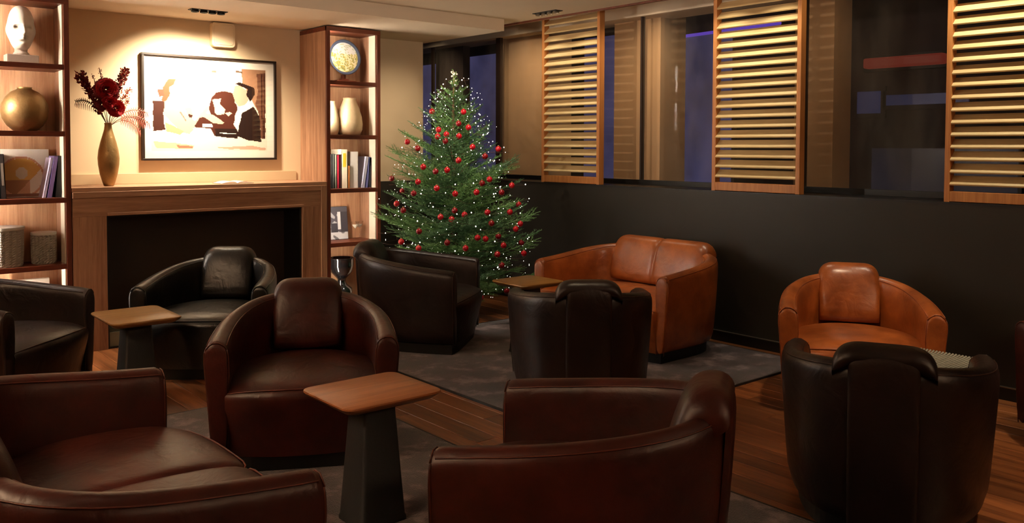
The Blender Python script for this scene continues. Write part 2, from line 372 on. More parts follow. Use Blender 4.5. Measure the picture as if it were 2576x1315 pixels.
# bench panel under the windows and its return beside the tree
wr = struct(MB().box(XW, XW + 0.06, -2.6, 9.6, 0.0, 1.155).build('wall_right', M['panel'], bevel=0.004))
MB().box(XW - 0.002, XW + 0.55, -2.6, 9.6, 1.150, 1.163).build('ledge', M['ledge'], wr)
MB().box(4.16, XW, YW - 0.05, YW - 0.005, 0.0, 1.163).build('return_panel', M['panel'], wr, bevel=0.004)
struct(MB().box(4.955, XW + 0.06, YW, YW + 0.06, 0.0, 1.163).build('wall_return', M['panel']))
sk = struct(MB().box(XW - 0.018, XW, -2.6, YW - 0.05, 0.0, 0.075).build('baseboard_right', M['black']))
MB().box(XW - 0.022, XW, -2.6, YW - 0.05, 0.075, 0.080).build('metal_bead', M['steel'], sk)
struct(MB().box(4.16, XW - 0.018, YW - 0.068, YW - 0.05, 0.0, 0.075).build('baseboard_back', M['black']))

# windows: panes, posts, bottom rail, header
XG = 6.0
win = struct(MB().box(XG - 0.02, XG + 0.02, -2.6, 9.7, 1.163, 1.205).build('window_1', M['ledge']))
edges = [-1.2, 0.45, 2.1, 3.64, 5.26, 7.31, 8.56, 9.7]
for a, b in zip(edges[:-1], edges[1:]):
    MB().box(XG - 0.005, XG + 0.005, a + 0.006, b - 0.006, 1.2, 2.84).build('pane', M['window_glass'], win)
for y, w in ((0.45, .012), (2.1, .012), (3.64, .03), (5.26, .010), (7.31, .035), (8.56, .01)):
    MB().box(XG - 0.02, XG + 0.02, y - w, y + w, 1.2, 2.84).build('window_post', M['bronze'], win)
MB().box(XG - 0.05, XG + 0.30, -2.6, 9.6, 2.68, 2.84).build('window_header', M['ceil'], win)
struct(MB().box(XG + 0.02, XG + 0.32, -2.7, 9.7, -0.05, 1.15).build('wall_outer', M['facade']))
# rendered piers between the windows
for k, (y0, y1, x0, x1, m) in enumerate(((6.70, 7.44, 6.14, 6.5, 'pier'), (5.17, 5.74, 6.14, 6.5, 'pier'), (3.47, 3.80, 6.14, 6.4, 'pier'), (8.15, 8.70, 6.14, 6.24, 'facade'), (1.2, 1.6, 6.14, 6.5, 'pier'))):
    struct(MB().box(x0, x1, y0, y1, 1.0, 2.84).build('pillar_%d' % (k + 1), M[m]))
# the far end of the window recess
struct(MB().box(4.955, 6.5, 9.62, 9.75, 0, 2.95).build('wall_recess', M['facade']))

# ------------------------------------------------------------------ outside
struct(MB().box(6.4, 30, -12, 30, -0.3, -0.1).build('street', M['asphalt']))
def win_mat(name, col, s):
    m, nt, b = new_mat(name)
    tc = N(nt, 'ShaderNodeTexCoord'); n = N(nt, 'ShaderNodeTexNoise'); n.inputs['Scale'].default_value = 1.6; n.inputs['Detail'].default_value = 3
    nt.links.new(tc.outputs['Object'], n.inputs['Vector'])
    cr = N(nt, 'ShaderNodeValToRGB'); cr.color_ramp.elements[0].position = 0.3; cr.color_ramp.elements[1].position = 0.7
    cr.color_ramp.elements[0].color = tuple(q * 0.45 for q in col) + (1,); cr.color_ramp.elements[1].color = tuple(col) + (1,)
    nt.links.new(n.outputs['Fac'], cr.inputs[0]); nt.links.new(cr.outputs[0], b.inputs['Emission Color'])
    b.inputs['Emission Strength'].default_value = s; b.inputs['Base Color'].default_value = (0.02, 0.02, 0.03, 1); b.inputs['Roughness'].default_value = 0.3
    return m
M['night_window'] = win_mat('blue_lit_window', (0.11, 0.105, 0.26), 0.55)
M['night_window_dim'] = win_mat('dim_lit_window', (0.05, 0.05, 0.09), 0.2)
M['night_window_blue'] = win_mat('small_blue_window', (0.08, 0.10, 0.28), 0.20)
M['neon_purple'] = emis('purple_neon', (0.20, 0.10, 0.9), 0.6)
M['neon_red'] = emis('red_sign', (0.70, 0.10, 0.06), 0.17)
bld = empty('building', (9.2, 5.5, -0.1), label='dark street building across the road with blue lit windows', cat='building')
def bpart(name, x0, x1, y0, y1, z0, z1, m, par=bld):
    mb = MB().box(x0 - 9.2, x1 - 9.2, y0 - 5.5, y1 - 5.5, z0 + .1, z1 + .1)
    return mb.build(name, m, par)
bpart('wall', 9.2, 12, -3, 20, -0.1, 7, M['facade'])
for (y0, y1, z0, z1, m) in ((10.7, 12.1, 0.7, 3.05, 'night_window'), (12.5, 13.6, 0.7, 3.0, 'night_window'), (8.2, 9.15, 0.9, 3.1, 'night_window'), (6.55, 7.62, 0.9, 2.95, 'night_window'),
                           (4.62, 4.88, 1.88, 2.12, 'night_window_blue'), (3.7, 4.55, 1.96, 2.07, 'night_window_blue'), (2.6, 4.7, 0.7, 1.5, 'night_window_dim')):
    f = bpart('window_frame', 9.16, 9.2, y0 - .05, y1 + .05, z0 - .05, z1 + .05, M['facade'])
    bpart('window_glass', 9.14, 9.165, y0, y1, z0, z1, M[m], f)
o = MB(); o.tube([(9.05, 5.8, 2.97), (9.05, 7.9, 2.94)], 0.02, 8)
tag(o.build('neon_tube', M['neon_purple'], None), 'thin purple neon tube shining across the street above the middle windows', 'light')
MB().box(9.05, 9.16, 5.9, 5.93, 2.94, 2.98).build('bracket', M['black'], bpy.data.objects['neon_tube'])
o = MB().box(9.0, 9.14, 3.9, 4.75, 2.36, 2.47)
tag(o.build('lit_sign', M['neon_red'], None, bevel=0.02), 'long dim red lit sign strip outside the dark right window', 'sign')
MB().box(9.10, 9.21, 3.85, 4.8, 2.33, 2.50).build('sign_housing', M['black'], bpy.data.objects['lit_sign'])

# ------------------------------------------------------------------ bookcases
M['led_wide'] = emis('led_strip_wide', (1.0, 0.86, 0.70), 620.0)
def bookcase(name, x0, x1, label, shelves, side_vis):
    z_top = 2.535
    root = empty(name, (x0, YW, 0), label=label, cat='bookcase')
    def P(nm, a, b, c_, d, e, f, m, bev=0.002, par=root):
        return MB().box(a - x0, b - x0, c_ - YW, d - YW, e, f).build(nm, m, par, bevel=bev)
    t = 0.034
    P('side_panel', x0, x0 + t - .006, YF + .004, YW - .003, 0.0, z_top, M['oak'])
    P('side_panel', x1 - t + .006, x1, YF + .004, YW - .003, 0.0, z_top, M['oak'])
    P('stile', x0 - .001, x0 + t, YF - .004, YF + .02, 0.0, z_top, M['cherry'])
    P('stile', x1 - t, x1 + .001, YF - .004, YF + .02, 0.0, z_top, M['cherry'])
    P('back_panel', x0 + t - .006, x1 - t + .006, 7.05, 7.075, 0.0, z_top - .03, M['oak_light'])
    P('top_board', x0 - .001, x1 + .001, YF - .006, YW - .003, 2.497, z_top, M['cherry_x'])
    zs = shelves + [2.505]
    for k, (zb, zt) in enumerate(zs[:-1] and [(s - 0.036, s) for s in shelves]):
        s = P('shelf', x0 + t - .004, x1 - t + .004, YF - .002, 7.05, zb, zt, M['cherry_x'])
    comp = list(zip(shelves, [s - 0.036 for s in shelves[1:]] + [2.497]))
    for (a, b) in comp:
        for xa, xb in ((x1 - t - .002, x1 - t + .004), (x0 + t - .004, x0 + t + .002)):
            P('light_band_liner', xa - .004, xb + .002, YF + .021, YF + .13, a + .001, b - .001, M['liner'], 0)  # pale strip: the bright band of LED light put into its colour
        for xa in (x0 + t + .0015, x1 - t - .0045): P('led_strip', xa, xa + .003, YF + .022, YF + .040, a + (b - a) * .25, b - .004, M['led'] if side_vis else M['led_wide'], 0)
    return root
SH = [0.085, 0.655, 1.128, 1.600, 2.071]
bookcase('bookcase', 0.80, 1.585, 'tall reddish lit bookcase left of the fireplace with baskets and gold ball vase', SH, False)
bookcase('bookcase', 3.612, 4.148, 'narrow tall lit bookcase between fireplace and fir tree', SH, True)

# ------------------------------------------------------------------ fireplace
fp = empty('fireplace', (2.6, YW, 0), label='wide oak fireplace surround with dark firebox below the framed picture', cat='fireplace')
def FPp(nm, a, b, c_, d, e, f, m, bev=0.002, par=fp): return MB().box(a - 2.6, b - 2.6, c_ - YW, d - YW, e, f).build(nm, m, par, bevel=bev)
X0, X1, OX0, OX1, OZ, TZ = 1.592, 3.606, 1.822, 3.374, 0.985, 1.195
FPp('side_leg', X0, OX0, YF, YW, 0, OZ, M['oak'])
FPp('side_leg', OX1, X1, YF, YW, 0, OZ, M['oak'])
FPp('lintel', X0, X1, YF, YW, OZ, TZ - .03, M['oak_x'])
FPp('mantel_shelf', X0 - .004, X1 + .002, YF - .006, YW, TZ - .03, TZ, M['oak_x'], .003)
FPp('outer_moulding', X1 - .055, X1 + .001, YF - .012, YF, 0, TZ - .03, M['oak'], .004)
FPp('outer_moulding', X0 + .0, X1 - .055, YF - .010, YF, TZ - .075, TZ - .03, M['oak_x'], .004)
FPp('inner_moulding', OX0, OX1 + .02, YF - .008, YF + .001, OZ, OZ + .022, M['oak_x'], .003)
FPp('inner_moulding', OX1, OX1 + .022, YF - .008, YF + .001, 0, OZ, M['oak'], .003)
FPp('upstand', X0, X1 - .04, YW - .014, YW, TZ, TZ + .083, M['upstand'], .002)
FPp('firebox_back', OX0, OX1, YW - .18, YW - .15, 0, OZ, M['fireback'])
FPp('firebox_side', OX0, OX0 + .012, YF + .01, YW - .15, 0, OZ, M['black'])
FPp('firebox_side', OX1 - .012, OX1, YF + .01, YW - .15, 0, OZ, M['black'])
FPp('firebox_top', OX0, OX1, YF + .01, YW - .15, OZ - .012, OZ, M['black'])
FPp('hearth_slab', OX0 + .012, OX1 - .012, YF + .02, YW - .18, 0.012, 0.120, M['hearth'], .004)
FPp('hearth_plinth', OX0 + .012, OX1 - .012, YF + .012, YW - .18, 0.0, 0.014, M['black'], 0)

# ------------------------------------------------------------------ printed flat art helper
def inside(p, poly):
    x, y = p; r = False; n = len(poly)
    for i in range(n):
        x1, y1 = poly[i]; x2, y2 = poly[(i + 1) % n]
        if (y1 > y) != (y2 > y) and x < (x2 - x1) * (y - y1) / (y2 - y1) + x1: r = not r
    return r
def print_sheet(name, w, h, nx, ny, fn, parent, loc=(0, 0, 0), rot=(PI / 2, 0, 0), mat=None):
    vs = [(-w / 2 + w * i / nx, -h / 2 + h * j / ny, 0) for j in range(ny + 1) for i in range(nx + 1)]
    fs = [(j * (nx + 1) + i, j * (nx + 1) + i + 1, (j + 1) * (nx + 1) + i + 1, (j + 1) * (nx + 1) + i) for j in range(ny) for i in range(nx)]
    me = bpy.data.meshes.new(name); me.from_pydata(vs, [], fs)
    ca = me.color_attributes.new('Col', 'FLOAT_COLOR', 'CORNER'); buf = []
    for j in range(ny):
        for i in range(nx):
            c_ = lin(fn((i + .5) / nx, (j + .5) / ny)); buf += list(c_) * 4
    ca.data.foreach_set('color', buf)
    me.materials.append(mat or M['print'])
    o = bpy.data.objects.new(name, me); COL.objects.link(o); o.parent = parent; o.location = loc; o.rotation_euler = rot
    return o

# framed print
PX0, PX1, PZ0, PZ1 = 2.222, 3.366, 1.380, 2.246
pic = empty('framed_picture', ((PX0 + PX1) / 2, YW, (PZ0 + PZ1) / 2), label='large black framed sepia print of a seated couple with drinks above the mantel', cat='picture')
W_, H_ = PX1 - PX0, PZ1 - PZ0; D_ = 0.045
for (a, b, e, f) in ((-W_ / 2, W_ / 2, H_ / 2 - .018, H_ / 2), (-W_ / 2, W_ / 2, -H_ / 2, -H_ / 2 + .018), (-W_ / 2, -W_ / 2 + .018, -H_ / 2 + .018, H_ / 2 - .018), (W_ / 2 - .018, W_ / 2, -H_ / 2 + .018, H_ / 2 - .018)):
    MB().box(a, b, -D_, -.002, e, f).build('frame_bar', M['frame'], pic, bevel=.002)
BR, DK, MID, TANC, WHT = (62, 28, 18), (34, 16, 11), (104, 66, 50), (156, 116, 90), (226, 220, 210)
ART = [
 ([(0.735,0.92),(0.932,0.92),(0.931,0.5),(0.86,0.5),(0.741,0.78)], TANC),
 ([(0.86,0.88),(0.932,0.894),(0.928,0.199),(0.892,0.199),(0.879,0.438),(0.845,0.561),(0.866,0.668)], MID),
 ([(0.895,0.88),(0.905,0.88),(0.905,0.4),(0.895,0.4)], BR), ([(0.915,0.88),(0.925,0.88),(0.925,0.2),(0.905,0.2),(0.905,0.42),(0.915,0.42)], BR),
 ([(0.067,0.558),(0.153,0.563),(0.139,0.438),(0.15,0.282),(0.065,0.264)], BR),
 ([(0.135,0.693),(0.179,0.778),(0.235,0.782),(0.216,0.723),(0.185,0.70),(0.19,0.631),(0.153,0.546),(0.125,0.57),(0.141,0.628)], (120, 74, 50)),
 ([(0.099,0.675),(0.141,0.677),(0.147,0.612),(0.11,0.601)], MID),
 ([(0.15,0.56),(0.24,0.62),(0.30,0.58),(0.30,0.45),(0.37,0.37),(0.46,0.52),(0.50,0.53),(0.42,0.40),(0.33,0.24),(0.27,0.26),(0.19,0.36),(0.14,0.44)], (186, 164, 146)),
 ([(0.151,0.356),(0.288,0.268),(0.262,0.234),(0.156,0.266)], (196, 150, 116)),
 ([(0.258,0.459),(0.27,0.46),(0.307,0.369),(0.298,0.369)], (120, 100, 90)),
 ([(0.289,0.502),(0.34,0.504),(0.359,0.421),(0.327,0.412)], (206, 176, 140)), ([(0.320,0.44),(0.356,0.43),(0.345,0.40),(0.325,0.41)], BR),
 ([(0.497,0.614),(0.537,0.667),(0.604,0.684),(0.672,0.666),(0.678,0.571),(0.698,0.546),(0.70,0.231),(0.521,0.229),(0.488,0.297),(0.364,0.312),(0.404,0.406),(0.502,0.426),(0.476,0.493)], (68, 30, 19)),
 ([(0.52,0.30),(0.70,0.30),(0.70,0.20),(0.53,0.22)], DK),
 ([(0.503,0.597),(0.57,0.604),(0.563,0.548),(0.603,0.498),(0.596,0.446),(0.549,0.436),(0.522,0.461),(0.516,0.546)], (196, 180, 164)),
 ([(0.404,0.456),(0.509,0.443),(0.595,0.36),(0.581,0.342),(0.508,0.358),(0.443,0.407)], (190, 166, 148)),
 ([(0.60,0.46),(0.64,0.475),(0.66,0.46),(0.63,0.43)], (214, 186, 166)),
 ([(0.429,0.347),(0.502,0.349),(0.508,0.315),(0.429,0.313)], WHT), ([(0.352,0.303),(0.481,0.297),(0.507,0.238),(0.364,0.261)], WHT),
 ([(0.56,0.262),(0.70,0.25),(0.70,0.242),(0.56,0.25)], WHT),
 ([(0.68,0.74),(0.72,0.75),(0.775,0.70),(0.79,0.60),(0.76,0.55),(0.71,0.53),(0.68,0.58),(0.665,0.66)], (178, 150, 130)),
 ([(0.72,0.782),(0.776,0.76),(0.838,0.728),(0.845,0.658),(0.802,0.586),(0.775,0.654),(0.782,0.716),(0.686,0.762)], DK),
 ([(0.739,0.469),(0.83,0.534),(0.879,0.438),(0.892,0.168),(0.793,0.18),(0.683,0.231),(0.703,0.275)], DK),
 ([(0.705,0.511),(0.83,0.569),(0.83,0.534),(0.739,0.469),(0.697,0.284),(0.67,0.344),(0.684,0.449)], WHT),
 ([(0.064,0.166),(0.236,0.15),(0.363,0.126),(0.35,0.092),(0.088,0.1)], (222, 184, 150)), ([(0.23,0.135),(0.355,0.118),(0.35,0.10),(0.25,0.098)], (150, 110, 90)),
 ([(0.52,0.109),(0.807,0.127),(0.935,0.101),(0.927,0.083),(0.6,0.092)], (196, 160, 140)),
 ([(0.50,0.885),(0.54,0.885),(0.54,0.87),(0.50,0.87)], (170, 90, 80)), ([(0.69,0.90),(0.745,0.89),(0.745,0.875),(0.69,0.88)], (100, 76, 60)),
]
def art(u, v):
    if not (0.055 < u < 0.94 and 0.07 < v < 0.93): return (236, 230, 220)
    c_ = (228, 218, 204)
    jx = 0.0015 * math.sin(v * 60) ; jy = 0.0015 * math.sin(u * 50 + 1)
    for poly, col in ART:
        if inside((u + jx, v + jy), poly): c_ = col
    return c_
print_sheet('print', W_ - .034, H_ - .034, 190, 150, art, pic, (0, -.022, 0))
MB().box(-W_ / 2 + .017, W_ / 2 - .017, -.016, -.004, -H_ / 2 + .017, H_ / 2 - .017).build('backing', M['black'], pic)
MB().box(-W_ / 2 + .017, W_ / 2 - .017, -.034, -.032, -H_ / 2 + .017, H_ / 2 - .017).build('glazing', M['glass'], pic)

# wall speaker
sp = empty('wall_speaker', (2.888, YW, 2.436), label='small rounded square cream speaker high on the wall above the picture', cat='speaker')
def rrect(w, h, r, n=6):
    pts = []
    for cx, cy, a0 in ((w / 2 - r, h / 2 - r, 0), (-w / 2 + r, h / 2 - r, PI / 2), (-w / 2 + r, -h / 2 + r, PI), (w / 2 - r, -h / 2 + r, 1.5 * PI)):
        for i in range(n + 1):
            a = a0 + PI / 2 * i / n; pts.append((cx + r * math.cos(a), cy + r * math.sin(a)))
    return pts
def plate_y(poly, y0, y1):  # extrude an x,z outline along y
    mb = MB(); n = len(poly)
    mb.add([(x, y0, z) for x, z in poly] + [(x, y1, z) for x, z in poly], [tuple(range(n)), tuple(range(2 * n - 1, n - 1, -1))] + [(i, (i + 1) % n, n + (i + 1) % n, n + i) for i in range(n)])
    return mb
plate_y(rrect(.20, .205, .03), -.06, 0).build('housing', M['plastic'], sp, bevel=.006)
plate_y(rrect(.165, .17, .022), -.066, -.05).build('speaker_grille', M['plastic'], sp, bevel=.003)

# downlights
def downlight(name, x0, x1, y0, y1, z, label, along='x'):
    r = empty(name, ((x0 + x1) / 2, (y0 + y1) / 2, z), label=label, cat='downlight')
    w, d = (x1 - x0), (y1 - y0)
    mb = MB(); t = .006
    for a in ((-w / 2 - t, -w / 2, -d / 2 - t, d / 2 + t), (w / 2, w / 2 + t, -d / 2 - t, d / 2 + t), (-w / 2, w / 2, -d / 2 - t, -d / 2), (-w / 2, w / 2, d / 2, d / 2 + t)):
        mb.box(*a, -.006, .0)
    mb.build('trim_ring', M['black'], r)
    MB().box(-w / 2, w / 2, -d / 2, d / 2, -.002, 0).build('recess_plate', M['black'], r)
    for i in range(4):
        f = (i - 1.5) / 4
        c_ = (f * w, 0, 0) if along == 'x' else (0, f * d, 0)
        h = MB().lathe([(.026, 0), (.028, -.012), (.030, -.022), (.024, -.022), (.020, -.010), (.0, -.008)], c_, 16).build('lamp_head', M['black'] if along == 'x' else M['steel'], r, smooth=True, angle=40)
        MB().lathe([(.0, -.009), (.019, -.0105), (.0, -.0115)], c_, 16).build('lamp_lens', M['lamp_lens'], h)
    return r
downlight('recessed_downlight', 2.42, 2.69, 6.63, 6.70, 2.545, 'black four lamp recessed downlight in the lowered ceiling above the picture', 'x')
downlight('recessed_downlight', 4.99, 5.06, 5.34, 5.62, 2.65, 'four lamp recessed downlight in the ceiling edge above the first shutter', 'y')

# ------------------------------------------------------------------ shutters
def shutter(y0, y1, label):
    x = 5.612; z0 = 1.164; z1 = 2.80; sw = 0.034
    r = empty('louvred_shutter', (x, (y0 + y1) / 2, z0), label=label, cat='shutter', group='sliding wooden shutters along the windows')
    w = (y1 - y0)
    MB().box(-.032, .032, -w / 2, -w / 2 + sw, 0, z1 - z0).build('stile', M['stile'], r, bevel=.003)
    MB().box(-.032, .032, w / 2 - sw, w / 2, 0, z1 - z0).build('stile', M['stile'], r, bevel=.003)
    MB().box(-.030, .030, -w / 2 + sw, w / 2 - sw, 0.004, 0.068).build('bottom_rail', M['stile'], r, bevel=.003)
    n = 19; L = w - 2 * sw; first = None
    for k in range(n):
        zc = 0.135 + 0.0765 * k
        if first is None:
            mb = MB(); ang = math.radians(-42)
            sec = [(-.040, -.005), (-.037, -.007), (.037, -.007), (.040, -.005), (.040, .005), (.037, .007), (-.037, .007), (-.040, .005)]
            pts = [(a * math.cos(ang) - b * -math.sin(ang) * 1, -a * math.sin(ang) + b * math.cos(ang)) for a, b in sec]
            vs = [(px, s * L / 2, pz) for s in (-1, 1) for px, pz in pts]; m_ = len(pts)
            mb.add(vs, [tuple(range(m_)), tuple(range(2 * m_ - 1, m_ - 1, -1))] + [(i, (i + 1) % m_, m_ + (i + 1) % m_, m_ + i) for i in range(m_)])
            first = o = mb.build('slat', M['slat'], r)
        else:
            o = first.copy(); COL.objects.link(o)
        o.location = (0, 0, zc)
    return r
shutter(5.395, 6.160, 'slatted wooden shutter nearest the fir tree, in front of the window')
shutter(3.405, 4.172, 'middle slatted wooden shutter above the tan leather loveseat')
shutter(1.625, 2.395, 'slatted wooden shutter at the right end of the windows, above the tan armchair')
MB().box(5.575, 5.65, -2.6, 9.0, 1.1625, 1.1645).build('shutter_track', M['black'], wr)

# ------------------------------------------------------------------ rugs
def rug(x0, x1, y0, y1, label, z=0.0):
    poly = [(px + (x0 + x1) / 2, py + (y0 + y1) / 2) for px, py in rrect(x1 - x0, y1 - y0, .02, 3)]
    o = MB().prism(poly, 0.0005 + z, 0.012 + z).build('rug', M['rug'], None, bevel=.003); tag(o, label, 'rug')
    b = MB()
    for a in ((x0 - .002, x0 + .008, y0, y1), (x1 - .008, x1 + .002, y0, y1), (x0, x1, y0 - .002, y0 + .008), (x0, x1, y1 - .008, y1 + .002)): b.box(a[0], a[1], a[2], a[3], .0004, .013)
    b.build('binding', M['pedestal'], o)
rug(3.10, 5.44, 3.20, 5.72, 'mottled purple-grey rug under the loveseat group beside the window wall')
rug(0.30, 2.55, 2.52, 4.85, 'mottled purple-grey rug under the front oak side table and red-brown chair')
rug(1.28, 3.12, 0.2, 2.46, 'mottled purple-grey rug under the brown chair turned away at the front')

# ------------------------------------------------------------------ leather seats
def smooth01(t): t = max(0, min(1, t)); return t * t * (3 - 2 * t)
def make_seat(name, W, label, cat, lm, pm, sofa=False, back_w=None, loc=(0, 0, 0), rz=0.0):
    F, BO = 0.401, 0.42; zf, zb = 0.598, 0.690
    BO = 0.42 if not sofa else 0.40; rx = 0.434 if not sofa else 0.36; ry = 0.46
    root = empty(name, loc, rz, label=label, cat=cat)
    # outer plan, right front -> left front
    plan = [(W / 2, F - q * (F + .02 ) ) for q in (0, .03, .12, .3, .5, .7, .88)]
    yc = -BO + ry
    ns = 11; e = 2.35
    arc = []
    for i in range(ns + 1):
        a = PI / 2 * i / ns
        arc.append((W / 2 - rx + rx * abs(math.cos(a)) ** (2 / e), yc - ry * abs(math.sin(a)) ** (2 / e)))
    EE = 2.6
    half = plan[:-1] + arc if sofa else [(W / 2 * max(0.0, math.cos(PI / 2 * i / 18)) ** (2 / EE), F - (F + BO) * math.sin(PI / 2 * i / 18) ** (2 / EE)) for i in range(19)]
    if not sofa: half[-1] = (0.0, -BO)
    if sofa:
        k = 5; half = half + [((W / 2 - rx) * (1 - (i + 1) / k), -BO) for i in range(k)]
    full = half + [(-x, y) for x, y in reversed(half[:-1])]
    # drop duplicates
    path = [full[0]]
    for p in full[1:]:
        if math.hypot(p[0] - path[-1][0], p[1] - path[-1][1]) > 0.012: path.append(p)
    n = len(path)
    def info(i):
        a = Vector(path[max(i - 1, 0)]); b = Vector(path[min(i + 1, n - 1)]); t = (b - a).normalized()
        nin = Vector((-t.y, t.x)) * -1
        if nin.dot(Vector((0, 0.0)) - Vector(path[i])) < 0 and abs(path[i][1] - F) > .0: 
            nin = -nin if nin.dot(Vector((0, .15)) - Vector(path[i])) < 0 else nin
        q = (F - path[i][1]) / (F + BO); h = zf + (zb - zf) * q ** 1.25
        t_ = 0.102 - (0.018 * smooth01(q) if not sofa else 0)
        return Vector(path[i]), nin, h, t_
    def ring(p, nin, h, t):
        prof = [(.032, .065), (.020, .20), (.006, .40), (-.004, h - .08), (-.003, h - .038), (.003, h - .018), (.016, h - .002), (t * .32, h + .011), (t * .62, h + .011), (t - .016, h - .002), (t - .003, h - .018), (t + .003, h - .05), (t + .006, h - .14), (t, .40), (t, .28), (t, .065)]
        return [(p.x + nin.x * d, p.y + nin.y * d, z) for d, z in prof]
    rows = []; outer_seam = []; inner_seam = []
    for i in range(n):
        p, nin, h, t = info(i)
        if i in (0, n - 1):
            # rounded front end of the arm
            cx = p + nin * (t / 2)
            R0 = ring(p, nin, h, t)
            k_ = lambda f, yy, dz: [(cx.x + (x - cx.x) * f, F + yy, .065 + (z - .065) * (1 - dz / h)) for x, y, z in R0]
            seq = [k_(.80, .012, .045), k_(.93, .009, .020), k_(.985, -.002, .008), k_(1, -.02, .001)]
            if i: seq = seq[::-1]
            rows += seq
            edge = [(cx.x + (x - cx.x) * .97, F + .001, .065 + (z - .065) * (1 - .012 / h)) for x, y, z in R0]
            if i == 0: e0 = edge
            else: e1 = edge
        else: rows.append(ring(p, nin, h, t))
        outer_seam.append((p.x + nin.x * .008, p.y + nin.y * .008, h - .010)); inner_seam.append((p.x + nin.x * (t - .008), p.y + nin.y * (t - .008), h - .010))
    mb = MB(); mb.grid(rows)
    m_ = len(rows[0]); nr = len(rows)
    mb.f.append(tuple(range(m_ - 1, -1, -1))); mb.f.append(tuple((nr - 1) * m_ + j for j in range(m_)))
    for i in range(nr - 1): mb.f.append((i * m_ + m_ - 1, i * m_, (i + 1) * m_, (i + 1) * m_ + m_ - 1))
    shell = mb.build('arm_shell', lm, root, smooth=True, sub=1)
    # piping along the seams and around the arm fronts
    pip = MB(); outer_seam[0] = (outer_seam[0][0], F - .012, outer_seam[0][2] - .004); outer_seam[-1] = (outer_seam[-1][0], F - .012, outer_seam[-1][2] - .004)
    inner_seam[0] = (inner_seam[0][0], F - .012, inner_seam[0][2] - .004); inner_seam[-1] = (inner_seam[-1][0], F - .012, inner_seam[-1][2] - .004)
    pip.tube(outer_seam, .0026, 6); pip.tube(inner_seam, .0026, 6)
    for ed, sg in ((e0, 1), (e1, -1)):
        pip.tube([ed[j] for j in (0, 1, 2, 3, 4, 5)], .0026, 6); pip.tube([ed[j] for j in (10, 11, 12, 13, 14, 15)], .0026, 6)
        pip.tube([(x, F + .004, z) for x, y, z in ed[5:11]], .0026, 6)
    pip.build('piping', pm, root, smooth=True)
    # seat with rolled front apron
    hw = W / 2 - 0.088
    prof = [(-.30, .395), (-.18, .418), (-.05, .432), (.10, .436), (.25, .434), (.36, .428), (.44, .416), (.485, .395), (.505, .365), (.503, .325), (.49, .27), (.472, .20), (.455, .13), (.445, .075)]
    us = [-1, -.97, -.9, -.8, -.65, -.5, -.35, -.2, -.08, -.03, -.012, 0, .012, .03, .08, .2, .35, .5, .65, .8, .9, .97, 1]
    rows = []
    for y, z in prof:
        r_ = []
        for u in us:
            bow = 0.085 * abs(u) ** 2.4 if not sofa else 0.055 * abs(u) ** 4
            dome = 0.030 * abs(u) ** 3 if z > .39 else 0.008 * abs(u) ** 3
            half_w = hw
            if y < 0.02:
                tt = min(1, (0.02 - y) / (BO - .10)); half_w = hw - .02 - .25 * tt ** 3
            if not sofa and y < F: half_w = max(.10, W / 2 * (1 - ((F - y) / (F + BO)) ** EE) ** (1 / EE) - .088)
            cr = 0
            if sofa and z > .12: cr = .018 * math.exp(-(u * hw / .016) ** 2)
            yy = y - bow * smooth01((y + .05) / .45) - (cr if z < .40 else 0)
            r_.append((u * half_w, yy, z - dome - (cr if z >= .39 else 0)))
        a_, b_ = r_[0], r_[-1]; k_ = .14 if sofa and y > .2 else .001; r_ = [(a_[0] - .001, a_[1] - k_, a_[2] - .004)] + r_ + [(b_[0] + .001, b_[1] - k_, b_[2] - .004)]
        rows.append(r_)
    mb = MB(); mb.grid(rows)
    rows2 = [[(x, y, .075) for x, y, z in rows[0]], rows[0]]
    mb.build('seat', lm, root, smooth=True, sub=1)
    # seam rolls on the seat edge
    sp_ = MB(); sp_.tube([(x, y + .002, z - .002) for x, y, z in rows[7][1:-1]], .0035, 6); sp_.build('seat_piping', pm, root, smooth=True)
    # back cushion rolling over the shell
    bw = back_w or 0.182
    loop = [(-.205, .405), (-.225, .50), (-.25, .60), (-.275, .68), (-.30, .735), (-.335, .766), (-.38, .774), (-.418, .761), (-.438, .732), (-.436, .702), (-.415, .684), (-.375, .672), (-.36, .52), (-.33, .405)]
    cc = (-.345, .62); rows = []
    bus = [-1, -.985, -.93, -.84, -.72, -.55, -.3, -.1, -.03, 0, .03, .1, .3, .55, .72, .84, .93, .985, 1]
    for u in bus:
        au = abs(u); R = .085 / bw * 1.0
        e_ = max(0, (au - (1 - R)) / R); drop = .085 * (1 - math.sqrt(max(0, 1 - e_ * e_)))
        sh = 0.80 if au == 1 else (0.90 if au > .98 else (0.975 if au > .92 else 1.0))
        crs = .012 * math.exp(-(u * bw / .012) ** 2) if sofa else 0
        r_ = []
        for y, z in loop:
            yy = cc[0] + (y - cc[0]) * sh; zz = z - drop * smooth01((z - .45) / .3)
            bulge = .012 * (1 - u * u) if y > cc[0] else 0
            sgn = 1 if y > cc[0] else -1
            wf = 1.0 if z > .55 else .97
            if y < -.37: zz = max(zz, min(z, .662))
            r_.append((u * bw * wf, yy + bulge - sgn * crs, zz - (crs if z > .7 else 0) ))
        rows.append(r_)
    mb = MB(); mb.grid(rows, closed_u=True); L_ = len(loop)
    mb.f.append(tuple(range(L_))); mb.f.append(tuple((len(rows) - 1) * L_ + j for j in range(L_ - 1, -1, -1)))
    mb.build('back_cushion', lm, root, smooth=True, sub=1)
    # proud rear panel below the cushion
    pw_ = bw * .68 if not sofa else bw * .8
    rp = [(-.388, .068), (-.405, .20), (-.424, .38), (-.434, .55), (-.440, .65), (-.440, .70), (-.428, .735)]
    rows = []
